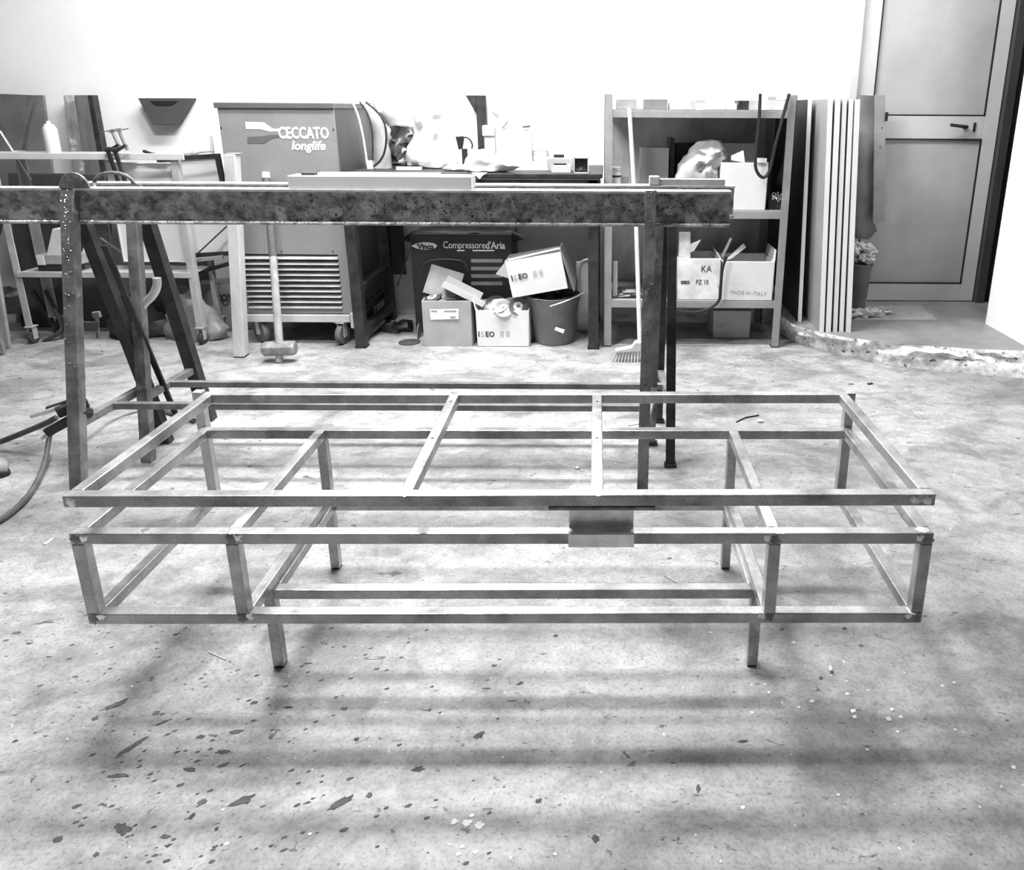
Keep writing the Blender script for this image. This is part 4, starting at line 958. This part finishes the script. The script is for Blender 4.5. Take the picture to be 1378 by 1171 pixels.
for i in range(50):
    a = random.uniform(0, 2*pi); q = rtp*.85*math.sqrt(random.random()); c = Vector((bxc+q*cos(a), BKY+q*sin(a), zr-.02+random.uniform(0, .018)))
    dd = Vector((random.uniform(-1, 1), random.uniform(-1, 1), random.uniform(-.3, .5))).normalized()*random.uniform(.015, .05)
    mb.bar(c-dd, c+dd, .012, .006)
mb.build('scrap_metal', DARK, bu, kind='stuff')
MB().lathe([(.001, zr*.86), (rtp*.9, zr*.86)], (bxc, BKY, 0), 24, cap=False).build('scrap_base', BLACK, bu)
# tilted white carton on the bucket
a, b = P(690, 401, Y=UY+.0), P(764, 388, Y=UY)
wI = (b-a).length; ang = atan2(b.z-a.z, b.x-a.x)
M3 = Matrix.Translation(a) @ Matrix.Rotation(-ang, 4, 'Y')
c3 = thing('tilted_carton', 'white lettered carton with torn flaps, tilted on top of the bucket', 'cardboard box', (a+b)/2)
hI = (P(684, 352, Y=UY)-P(690, 401, Y=UY)).length; dI = .20; th = .005
MB().box(0, wI, 0, th, 0, hI, M3).build('front_side', CARTON, c3, .001)
MB().box(0, wI, dI-th, dI, 0, hI, M3).build('back_side', CARTONI, c3, .001)
MB().box(wI-th, wI, th, dI-th, 0, hI*1.08, M3).build('right_side', CARTONG, c3, .001)
MB().box(0, th, th, dI-th, 0, hI, M3).build('left_side', CARTON, c3, .001)
MB().box(th, wI-th, th, dI-th, 0, th, M3).build('bottom', CARTON, c3, .001)
def plate4(pts, th_, m, root, name):
    v = [Vector(p) for p in pts]; nrm = (v[1]-v[0]).cross(v[3]-v[0]).normalized()*th_
    return MB().add(v+[q+nrm for q in v], [(0, 1, 2, 3), (7, 6, 5, 4), (0, 4, 5, 1), (1, 5, 6, 2), (2, 6, 7, 3), (3, 7, 4, 0)]).build(name, m, root)
tl = M3 @ Vector((0, 0, hI)); tr_ = M3 @ Vector((wI, 0, hI*1.08))
plate4([tl, tr_, P(752, 333, Y=UY+.10), P(684, 348, Y=UY+.13)], .004, mat('flap_grey', .5, .75, 0, .1, 8), c3, 'flap')
plate4([tl, M3 @ Vector((0, .0, hI*.55)), P(667, 369, Y=UY-.02), P(684, 347, Y=UY+.01)], .004, CARTONI, c3, 'flap')
plate4([tr_, M3 @ Vector((wI, dI, hI*1.08)), P(776, 372, Y=UY+.18), P(773, 392, Y=UY+.04)], .004, CARTONG, c3, 'flap')
iseo(688.5, 378, UY-.003, c3, .041, 0, -ang)
bpy.context.view_layer.update()
# pale tray behind bucket
ty0, ty1 = P(776, 440, Y=4.1).x, P(797, 440, Y=4.1).x
tt = thing('metal_tray', 'pale metal tray standing on edge between the bucket and the bench leg', 'tray', ((ty0+ty1)/2, 4.08, 0))
MB().box(ty0, ty1+.03, 4.08, 4.09, .0, P(785, 352, Y=4.08).z).build('panel', GALV, tt, .004)
MB().tube([(ty0+.005, 4.07, .10), (ty0+.012, 4.07, P(785, 352, Y=4.08).z-.02), (ty0+.05, 4.07, P(785, 348, Y=4.08).z), (ty1+.02, 4.07, P(785, 349, Y=4.08).z)], .006, 8, sub=2).build('rim', GALV, tt, smooth=True)
tag(MB().lathe([(.058, 0), (.060, .004), (.03, .008), (.012, .008)], P(551, 461, Z=0), 20).build('grinding_disc', DSK[2], smooth=True), 'dark grinding disc lying flat on the floor left of the grey carton', 'grinding disc')
tag(MB().lathe([(.05, 0), (.05, .004)], P(564, 447, Y=3.95), 20, 'x').build('grinding_disc', DSK[1], smooth=True), 'pale disc standing on edge behind the grey labelled carton', 'grinding disc')
tag(MB().blob(P(535, 445, Y=4.1), .09, .08, .06, .3, 7, 9).build('dark_rags', BLACK, smooth=True), 'heap of dark rags on the floor under the bench at left', 'rags')
tag(MB().tube([P(555, 325, Y=4.02), P(549, 345, Y=4.02), P(543, 360, Y=4.02), P(535, 385, Y=4.02)], .003, 6, sub=2).build('cord', DARK, smooth=True), 'thin cord hanging left of the black printed carton', 'cord')

# ================================================================== SHELVING
SY, SYB = 3.80, 4.30
sx0_ = P(812, 470, Y=SY).x; sx1_ = P(1048, 468, Y=SY).x
sl = thing('steel_shelving', 'open grey steel shelving unit with three shelves right of the workbench', 'shelving', ((sx0_+sx1_)/2, (SY+SYB)/2, 0))
zs = [zpix(405, SY, 930), zpix(284, SY, 930), zpix(147.5, SY, 930)]; SH = 1.325; pw = .042
for x, s_ in ((sx0_, 1), (sx1_, -1)):
    for y, t_ in ((SY, 1), (SYB, -1)):
        MB().box(*sorted((x, x+s_*pw)), *sorted((y, y+t_*.003)), 0, SH).box(*sorted((x, x+s_*.003)), *sorted((y, y+t_*pw)), 0, SH).build('upright', SHELFM, sl)
MB().box(sx1_-pw, sx1_, SY, SY+pw, 0, .006).box(sx0_, sx0_+pw, SY, SY+pw, 0, .006).build('foot', BLACK, sl)
for z in zs:
    f = MB().box(sx0_+.004, sx1_-.004, SY+.004, SYB-.004, z-.006, z).build('shelf', SHELFM, sl)
    MB().box(sx0_+.004, sx1_-.004, SY+.0035, SY+.007, z-.040, z-.0062).build('shelf_edge', SHELFM, f, .001)
MB().box(sx0_+.004, sx1_-.004, SYB+.001, SYB+.008, .15, SH-.02).build('back_panel', mat('back_panel_paint', .60, .35, .3, .45, 4, (1, 1, .5), fine=.2), sl)
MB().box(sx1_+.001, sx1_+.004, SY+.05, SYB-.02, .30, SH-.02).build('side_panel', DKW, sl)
# top shelf goods (only their lower parts show)
zt3 = zs[2]
for i, (x0_, x1_, m, hgt, nm, lab) in enumerate([(829, 856, GREYM, .05, 'box', 'grey box at the left end of the top shelf'), (867, 898, CARTOND, .05, 'box', 'dark printed box on the top shelf'), (901, 928, WHITE, .055, 'box', 'white box in the middle of the top shelf'),
                                        (938, 951, WHITE, .03, 'jar', 'small white jar on the top shelf'), (953, 972, GREYL, .05, 'box', 'pale speckled box on the top shelf'), (979, 992, WHITE, .03, 'box', 'small white packet on the top shelf'),
                                        (994, 1008, DARK, .045, 'box', 'dark box on the top shelf'), (1030, 1058, GREYL, .045, 'box', 'pale box at the right end of the top shelf')]):
    y_ = SY+.04+.01*(i % 3); a = P(x0_, 140, Y=y_).x; b = P(x1_, 140, Y=y_).x
    if nm == 'jar': o = MB().lathe([((b-a)/2, 0), ((b-a)/2, hgt*.8), ((b-a)/2*.9, hgt)], ((a+b)/2, y_+.03, zt3), 16).build('small_jar', m, smooth=True)
    else: o = MB().box(a, b, y_, y_+.12, zt3, zt3+hgt).build('small_box', m, bevel=.002)
    tag(o, lab, nm, 'goods on the top shelf')
# middle shelf goods
z2 = zs[1]
def shelf_box(nm, lab, x0_, x1_, ytop, y_, z, m, dpt=.15, cat='box', rz=0, bev=.002):
    a = P(x0_, 250, Y=y_).x; b = P(x1_, 250, Y=y_).x; zt = P((x0_+x1_)/2, ytop, Y=y_).z
    return tag(MB().box(a, b, y_, y_+dpt, z, zt).build(nm, m, bevel=bev), lab, cat)
shelf_box('carton', 'tall grey carton on the middle shelf behind the broom stick', 861, 899, 199, SY+.12, z2, mat('carton_mid', .22, .75, 0, .08, 6))
shelf_box('folder', 'dark folder standing beside the grey carton on the middle shelf', 900, 906, 186, SY+.16, z2, DARK, .2, 'folder')
shelf_box('black_case', 'black case behind the white bag on the middle shelf', 908, 945, 193, SY+.26, z2, BLACK, .15, 'case')
jr = thing('white_jar', 'small white jar with dark bands at the left of the middle shelf', 'jar', (P(829, 250, Y=SY+.08).x, SY+.08, z2))
jx = P(829, 250, Y=SY+.08).x
MB().lathe([(.027, 0), (.027, P(829, 229, Y=SY+.08).z-z2)], (jx, SY+.08, z2), 16).build('jar_body', WHITE, jr, smooth=True)
zj = P(829, 229, Y=SY+.08).z-z2
MB().lathe([(.029, zj), (.029, zj+.016)], (jx, SY+.08, z2), 16).build('lid', GREYL, jr, smooth=True)
MB().lathe([(.0275, zj-.035), (.0275, zj-.025)], (jx, SY+.08, z2), 16, cap=False).build('dark_band', DARK, jr)
shelf_box('small_carton', 'small grey packet beside the white jar on the middle shelf', 836, 846, 238, SY+.08, z2, GREYM, .06)
tag(MB().loft([(285, 912, 968), (270, 908, 967), (245, 911, 966), (225, 912, 967), (212, 919, 980), (200, 930, 976), (190, 942, 966), (187, 948, 960)], SY+.12, .6, 30, .024, 20, 5, .08).build('plastic_bag', mat('bag_pale', .50, .4, 0, .2, 6, bump=1.0, bscale=14), smooth=True), 'crumpled white plastic bag with a small printed mark on the middle shelf', 'bag')
flat([(936, 222), (947, 218), (948, 228), (938, 232)], SY+.055, mat('bag_print', .3, .5, 0, .3, 20), bpy.data.objects['plastic_bag'], 'printed_mark', .002)
cw, Mc, dc_ = carton('white_shelf_carton', 'tall white open carton on the middle shelf with a black strap hanging in front', P(970, 250, Y=SY+.03).x, P(1032, 250, Y=SY+.03).x, SY+.03, SY+.25, z2, P(1000, 219, Y=SY+.03).z, CARTON, flaps=(('b', 1.3, .09),))
plate4([P(984, 216, Y=SY+.04), P(1002, 219, Y=SY+.04), P(1000, 203, Y=SY+.05), P(984, 210, Y=SY+.06)], .004, CARTON, cw, 'torn_flap')
MB().box(P(1019, 215, Y=SY+.02).x, P(1032, 215, Y=SY+.02).x, SY+.024, SY+.03, P(1020, 219, Y=SY+.02).z, P(1020, 213, Y=SY+.02).z).build('white_tag', PAPER, cw)
mb = MB(); random.seed(4)
for i in range(14):
    c = P(random.uniform(1038, 1052), random.uniform(262, 280), Y=SY+.08); pts = [c+Vector((random.uniform(-.03, .03), random.uniform(-.03, .03), random.uniform(-.02, .03))) for _ in range(4)]
    mb.tube(pts, .003, 5, sub=1)
mb2 = mb.build('wire_tangle', GALV, smooth=True); tag(mb2, 'tangle of wire and small parts at the right end of the middle shelf', 'wire')
zlo = min((mb2.matrix_world @ v.co).z for v in mb2.data.vertices)
shelf_box('dark_parts_box', 'dark box of parts under the wire tangle on the middle shelf', 1036, 1056, 268, SY+.06, z2, DARK, .12)
# strap
tag(MB().tube([P(x, y, Y=SY-.02) for x, y in ((1023, 126), (1022, 160), (1017, 205), (1016, 225), (1021, 236), (1028, 240), (1034, 234), (1038, 222), (1041, 205), (1050, 170), (1062, 126))], .0085, 8, sub=2).build('hanging_strap', BLACK, smooth=True), 'black strap hanging in a loop in front of the middle shelf', 'strap')
# lower shelf goods
z3 = zs[0]
ck, Mk, dk = carton('marked_carton', 'stained white carton with handwritten letters on the lower shelf, torn flaps up', P(911, 390, Y=SY+.02).x, P(968, 390, Y=SY+.02).x, SY+.02, SY+.24, z3, P(940, 348, Y=SY+.02).z, mat('stained_carton', .72, .75, 0, .25, 9, patch=(.35, 8, .62)))
KY = SY+.0188
text('KA', .052, face_front(P(943, 366, Y=KY)), INK, ck, sx=.85, off=-.0005); text('PZ 10', .036, face_front(P(936, 382.5, Y=KY)), INK, ck, sx=.8, off=0)
text('ISEO', .024, face_front(P(916, 382, Y=KY)), INK, ck, off=.0008)
plate4([P(913, 349, Y=SY+.03), P(929, 347, Y=SY+.03), P(929, 312, Y=SY+.05), P(914, 312, Y=SY+.05)], .004, mat('torn_flap', .5, .7, 0, .25, 22), ck, 'torn_flap')
plate4([P(928, 340, Y=SY+.04), P(934, 338, Y=SY+.02), P(944, 322, Y=SY), P(930, 328, Y=SY+.03)], .004, CARTONI, ck, 'torn_flap')
cm, Mm_, dm_ = carton('stamped_carton', 'clean white carton with pale printed words at the right of the lower shelf', P(971, 390, Y=SY+.01).x, P(1040, 390, Y=SY+.01).x, SY+.01, SY+.25, z3, P(1005, 352, Y=SY+.01).z, CARTON, rz=0, flaps=(('l', 1.0, .05), ('r', 1.5, .06)))
text('MADE IN ITALY', .030, face_front(P(982, 395, Y=SY+.0088), 0, .05), INKG, cm, sx=.95, off=-.0004)
plate4([P(974, 352, Y=SY+.05), P(985, 348, Y=SY+.05), P(1004, 333, Y=SY+.06), P(1000, 328, Y=SY+.07)], .008, CARTONI, cm, 'torn_flap')
plate4([P(970, 345, Y=SY+.08), P(973, 346, Y=SY+.08), P(985, 321, Y=SY+.08), P(982, 320, Y=SY+.08)], .008, GREYL, ck, 'torn_flap')
mb = MB(); random.seed(8)
lab_ = []
for i, (x, y, w_, a_) in enumerate([(836, 398, .10, .3), (848, 392, .09, -.4), (842, 404, .12, .1), (832, 408, .08, .5), (895, 400, .09, -.2), (890, 408, .11, .1), (858, 407, .12, 0.05)]):
    c = P(x, y, Y=SY+.06+.02*(i % 3)); c.z = z3+.012+.018*(i % 3)
    dd = Vector((cos(a_), .3*sin(i), sin(a_)*.15))*w_/2
    o = thing('metal_fitting', ('shiny hinge part lying at the left of the lower shelf', 'bent shiny fitting on the lower shelf by the broom stick', 'flat dark fitting on the lower shelf, left', 'small dark fitting by the left upright of the lower shelf', 'round-ended fitting right of the broom on the lower shelf', 'flat fitting in front of the marked carton', 'dark strip lying across the left of the lower shelf')[i], 'metal fitting', c)
    MB().bar(c-dd, c+dd, .03, .006).build('leaf', GALV if i in (0, 1, 4) else DARK, o, .001)
    MB().tube([c-dd*.6+Vector((0, .015, .004)), c+dd*.6+Vector((0, .015, .004))], .007, 8).build('knuckle', GALV if i in (0, 1) else LEGM, o, smooth=True)
shelf_box('barcode_strip', 'narrow printed strip standing at the left of the lower shelf', 826, 832, 352, SY+.05, z3, GREYL, .01, 'strip')
bpy.data.objects['barcode_strip']
tag(MB().tube([P(x, y, Y=SY-.02) for x, y in ((880, 408), (893, 414), (915, 420), (940, 421), (960, 413), (969, 404), (970, 385), (972, 360), (978, 345))], .008, 8, sub=2).build('black_hose', BLACK, smooth=True), 'black hose drooping over the edge of the lower shelf', 'hose')
cbx, _, _ = carton('floor_carton', 'small dull carton on the floor under the lower shelf', P(959, 450, Y=SY+.16).x, P(1009, 450, Y=SY+.16).x, SY+.16, SY+.36, 0, P(985, 418, Y=SY+.16).z, mat('dull_carton', .40, .75, 0, .15, 6), openf=False)
text('ISEO', .028, face_front(P(963, 440, Y=SY+.1588)), GREYM, cbx, off=.0004)
# broom
br = thing('broom', 'broom with a long pale stick leaning on the shelving, bristles on the floor', 'broom', P(856, 486, Z=0))
BRY = P(856, 488, Z=0).y
hd0, hd1 = P(828, 475, Y=BRY), P(888, 470, Y=BRY)
MB().prism([P(828, 472, Y=BRY), P(850, 468, Y=BRY), P(855, 461, Y=BRY), P(864, 461, Y=BRY), P(868, 467, Y=BRY), P(888, 467, Y=BRY), P(889, 471.5, Y=BRY), P(828, 475.5, Y=BRY)], (0, .045, 0)).build('head', GREYL, br, .004)
MB().tube([P(861, 464, Y=BRY+.02), P(856, 300, Y=SY-.05), P(847, 146, Y=SY-.02)], [.0115, .0105], 10).build('stick', mat('broom_stick', .62, .5, 0, .1, 20), br, smooth=True)
mb = MB()
for i in range(32):
    t = i/31; a = P(829+58*t, 474-3*t, Y=BRY+.01+.02*(i % 2)); b = P(823+68*t, 488-1.5*t, Z=0)
    b = Vector((P(823+68*t, 487, Y=BRY).x, a.y-.01, 0.001)); mb.bar(a, b, .0045, .0045)
mb.build('bristles', GREYL, br, kind='stuff')

# ================================================================== RIGHT: BOARDS, COAT, POT
step_z = .12
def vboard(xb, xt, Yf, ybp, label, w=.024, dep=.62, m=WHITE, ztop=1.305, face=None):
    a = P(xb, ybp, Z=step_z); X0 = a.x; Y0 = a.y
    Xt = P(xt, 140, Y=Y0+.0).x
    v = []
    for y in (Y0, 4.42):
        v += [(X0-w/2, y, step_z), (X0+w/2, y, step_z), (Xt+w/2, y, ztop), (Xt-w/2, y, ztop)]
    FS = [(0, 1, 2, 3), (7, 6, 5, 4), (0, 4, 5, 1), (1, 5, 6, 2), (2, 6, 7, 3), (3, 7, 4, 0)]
    o = MB().add(v, FS).build('shaded_board', face, base=(X0, (Y0+4.42)/2, step_z))
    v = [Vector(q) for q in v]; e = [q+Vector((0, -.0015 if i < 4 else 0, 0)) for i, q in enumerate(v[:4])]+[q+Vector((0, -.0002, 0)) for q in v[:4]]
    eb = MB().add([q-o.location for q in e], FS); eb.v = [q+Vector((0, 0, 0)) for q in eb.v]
    me = bpy.data.meshes.new('front_edge'); me.from_pydata([tuple(q) for q in eb.v], [], eb.f); me.materials.append(m)
    c = bpy.data.objects.new('front_edge', me); col.objects.link(c); c.parent = o; c['label'] = 'white front edge'
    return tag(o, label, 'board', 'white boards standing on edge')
FG = mat('shaded_board_face', .30, .5, 0, .1, 4)  # broad faces of the white boards, darkened to carry their shade
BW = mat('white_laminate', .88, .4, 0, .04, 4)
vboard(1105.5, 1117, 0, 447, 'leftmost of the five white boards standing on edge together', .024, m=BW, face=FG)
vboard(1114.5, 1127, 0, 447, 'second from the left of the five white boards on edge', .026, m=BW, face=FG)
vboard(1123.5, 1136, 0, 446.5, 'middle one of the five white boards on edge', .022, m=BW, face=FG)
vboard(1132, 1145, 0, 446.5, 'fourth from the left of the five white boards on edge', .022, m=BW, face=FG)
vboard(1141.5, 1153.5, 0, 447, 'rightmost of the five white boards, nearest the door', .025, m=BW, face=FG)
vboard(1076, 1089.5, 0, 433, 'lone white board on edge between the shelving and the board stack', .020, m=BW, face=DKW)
# hanging coat and cardboard strip beside the door
ct = MB().loft([(322, 1150, 1168), (310, 1148, 1178), (280, 1150, 1178), (240, 1152, 1176), (200, 1154, 1180), (160, 1155, 1184), (128, 1156, 1184)], 4.27, .5, 22, .014, 7, 2, .05).build('hanging_coat', mat('coat', .17, .85, 0, .2, 6, bump=.3), smooth=True)
tag(ct, 'dark grey cloth hanging beside the door, right of the board stack', 'cloth')
lp = thing('hanging_strip', 'grey board with small holes hanging in front of the door left side', 'board', (P(1183, 300, Y=4.2).x, 4.2, P(1183, 300, Y=4.2).z))
MB().prism([P(1175, 301, Y=4.2), P(1191, 299, Y=4.2), P(1191.5, 128, Y=4.2), P(1178, 128, Y=4.2)], (0, .012, 0)).build('board', mat('strip_board', .26, .7, 0, .15, 7), lp, .001)
hm = MB()
for (x, y) in ((1187, 172), (1184.5, 198)):
    p = P(x, y, Y=4.199); hm.lathe([(.004, -.001), (.004, .0015)], p, 8, 'y')
hm.build('hole', BLACK, lp)
MB().box(P(1191.5, 150, Y=4.2).x, P(1195, 150, Y=4.2).x, 4.19, 4.21, P(1190, 163, Y=4.2).z, P(1190, 151, Y=4.2).z).build('clip', BLACK, lp)
# pot with crumpled paper
PTY = 4.12; pX = P(1155, 405, Y=PTY).x
pz = step_z; pzt = P(1155, 354, Y=PTY).z
pot = thing('waste_pot', 'dark tapered pot behind the boards filled with crumpled paper', 'pot', (pX, PTY, step_z))
MB().lathe([(.045, 0), (.048, .004), (.066, pzt-pz-.012), (.072, pzt-pz-.012), (.072, pzt-pz), (.064, pzt-pz), (.05, .02), (.001, .02)], (pX-.01, PTY, step_z), 24).build('pot', mat('pot_plastic', .13, .6, 0, .15, 8), pot, smooth=True)
mb = MB(); random.seed(6)
for i in range(12):
    a = random.uniform(0, 2*pi); mb.blob((pX+.0+.045*cos(a), PTY+.035*sin(a), pzt+random.uniform(-.01, .11)), .030, .03, .028, .5, 7, i, 9, 6, False)
mb.build('crumpled_paper', GREYL, pot, kind='stuff')
for i, (x, y, r) in enumerate(((1157, 421, .045), (1172, 420, .04), (1186, 417, .035))):
    p = P(x, y+6, Z=step_z)
    tag(MB().blob((p.x, p.y, step_z+r*.4), r*1.5, r, r*.65, .45, 7, i+20, 16, 10).build('crumpled_rag', GREYL, smooth=True), ('crumpled pale rag next to the boards on the step', 'middle crumpled pale rag on the step', 'crumpled pale rag nearest the door mat')[i], 'rag', 'rags on the step')
mt = [P(1150, 431, Z=.1205), P(1262, 431, Z=.1205), P(1238, 412, Z=.1205), P(1145, 412, Z=.1205)]
tag(MB().prism(mt, (0, 0, .003)).build('door_mat', mat('mat_grey', .33, .8, 0, .15, 20)), 'flat grey mat lying on the step in front of the door', 'mat')

# ================================================================== FLOOR LITTER
random.seed(21)
def chip(x, y, L, Wd, rot, m, name, label, cat, h=.003, parent=None, kind=None):
    p = P(x, y, Z=0); K = 17; pts = []
    for k in range(K):
        t = 2*pi*k/K; q = 1+.55*noise.noise(Vector((cos(t)*2+x, sin(t)*2+y, 0)))+.5*noise.noise(Vector((cos(t)*5+x, sin(t)*5+y, 3)))
        u, v = L*cos(t)*q, Wd*sin(t)*q; pts.append((p.x+u*cos(rot)-v*sin(rot), p.y+u*sin(rot)+v*cos(rot), 0.0002))
    return pts
pits = MB(); PIT = mat('pit_dirt', .10, .9, 0, .4, 60)
for (x, y, L_, W_, r_) in [(155, 949, .030, .008, .7), (178, 1005, .038, .008, .95), (160, 1044, .022, .005, .05), (165, 1116, .022, .012, -.3), (78, 1130, .010, .008, 0), (325, 1078, .028, .010, .5), (459, 1080, .028, .011, .6),
                          (300, 1012, .018, .007, .1), (318, 985, .018, .006, .2), (255, 1036, .014, .006, -.1), (210, 960, .010, .007, .3), (128, 967, .008, .007, 0), (218, 973, .016, .004, .6), (645, 990, .016, .009, .6),
                          (562, 1035, .014, .007, .1), (497, 1070, .007, .007, .8), (463, 1117, .010, .005, .3), (272, 1080, .010, .008, .2), (104, 1085, .010, .005, .3), (342, 946, .010, .006, .3), (270, 992, .010, .006, .1),
                          (22, 852, .014, .006, .1), (40, 866, .010, .004, .0), (8, 862, .008, .004, .5), (130, 1150, .006, .005, 0), (258, 1099, .008, .006, 1), (300, 1030, .012, .005, .4), (205, 912, .006, .004, 0),
                          (101, 911, .008, .003, .1), (66, 884, .008, .003, .1), (480, 995, .006, .005, 0), (415, 893, .012, .003, 0), (463, 954, .009, .006, 0), (388, 952, .012, .004, 0), (655, 927, .010, .003, 0),
                          (665, 896, .008, .005, .2), (540, 885, .006, .004, .2), (801, 1129, .008, .008, 0), (1000, 998, .014, .004, .2), (940, 1062, .010, .006, 1.2), (1105, 913, .007, .006, 1), (748, 856, .007, .005, .3), (700, 920, .010, .005, .5), (725, 1078, .008, .005, .4),
                          (1136, 846, .008, .005, 0), (1145, 517, .02, .01, .4), (1195, 491, .02, .006, .1)]:
    pts = chip(x, y, L_*.8, W_*.8, r_, None, '', '', ''); pits.prism(pts, (0, 0, .0006))
random.seed(2)
for i in range(170):
    x = random.triangular(0, 700, 200); y = random.uniform(840, 1165); L_ = random.uniform(.002, .006)
    pits.prism(chip(x, y, L_, L_*.5, .4, None, '', '', ''), (0, 0, .0005))
pits.build('floor_pits', PIT, floor, kind='stuff')
wp = MB()
for (x, y, r_) in [(629, 1108, .012), (645, 1111, .012), (635, 1098, .006), (612, 1106, .009), (622, 1140, .006), (605, 1137, .004), (640, 1147, .006), (617, 1150, .006), (417, 1123, .005), (305, 1136, .005), (300, 1090, .004),
                   (1000, 1087, .006), (1035, 932, .005), (1029, 921, .004), (1011, 922, .003), (1092, 944, .007), (1148, 957, .008), (1150, 965, .006), (1075, 952, .005), (1012, 959, .005), (1140, 934, .006), (1139, 917, .004),
                   (1196, 968, .008), (1200, 955, .006), (1212, 965, .006), (1208, 985, .005), (1167, 1009, .005), (1284, 919, .006), (1268, 923, .006), (1217, 906, .003), (1068, 865, .007), (1084, 896, .003), (1128, 1070, .004), (970, 1160, .004), (747, 1150, .004), (1364, 1033, .006), (1285, 982, .004)]:
    wp.prism(chip(x, y, r_*.75, r_*.6, .3, None, '', '', ''), (0, 0, .0007))
wp.build('paint_spots', mat('old_paint', .80, .8, 0, .1, 50), floor, kind='stuff')
p = P(1118, 903, Z=0)
cg = thing('filter_stub', 'small white filter stub lying on the floor right of the front right leg', 'stub', (p.x, p.y, 0))
MB().tube([(p.x-.001, p.y-.007, .0045), (p.x+.001, p.y+.008, .0045)], .0042, 10).build('filter', WHITE, cg, smooth=True)
tag(MB().tube([P(280, 877, Z=.0015), P(304, 888, Z=.0015)], .0014, 6).build('loose_nail', GREYL), 'thin pale welding rod stub left of the front left frame leg', 'nail')
tag(MB().tube([P(893, 774, Z=.0015), P(912, 785, Z=.0015)], .0013, 6).build('bright_wire', GALV), 'short bright wire on the floor under the frame', 'wire')
tag(MB().bar(P(60, 733, Z=.002), P(71, 725, Z=.002), .008, .003).build('white_chip', WHITE), 'small white chip on the floor left of the frame', 'chip')
p = P(777, 631, Z=0)
tag(MB().lathe([(.009, 0), (.009, .008), (.006, .010)], (p.x, p.y, 0), 12).build('metal_nut', GALV, smooth=True), 'small metal nut on the floor seen through the frame', 'nut')
tag(MB().tube([P(991, 568, Z=.003), P(1003, 562, Z=.003), P(1021, 559, Z=.003)], .003, 6).build('dark_twig', BLACK), 'short dark wire piece on the floor behind the right of the frame', 'wire')
p = P(1023, 568, Z=0); tag(MB().blob((p.x, p.y, .006), .012, .010, .009, .3, 6, 3).build('paper_ball', WHITE, smooth=True), 'tiny white paper ball beside the dark wire piece on the floor', 'paper')
tag(MB().tube([P(845, 573, Z=.002), P(870, 569, Z=.002), P(925, 576, Z=.002)], .002, 6, sub=1).build('thin_wire', GALV), 'thin wire lying across the right sawhorse feet', 'wire')
tag(MB().bar(P(1168, 517, Z=.003), P(1174, 516, Z=.003), .012, .005).build('dark_chip', BLACK), 'dark chip on the bright floor in front of the step', 'chip')
for o in bpy.data.objects:
    if '_l' in o: del o['_l']
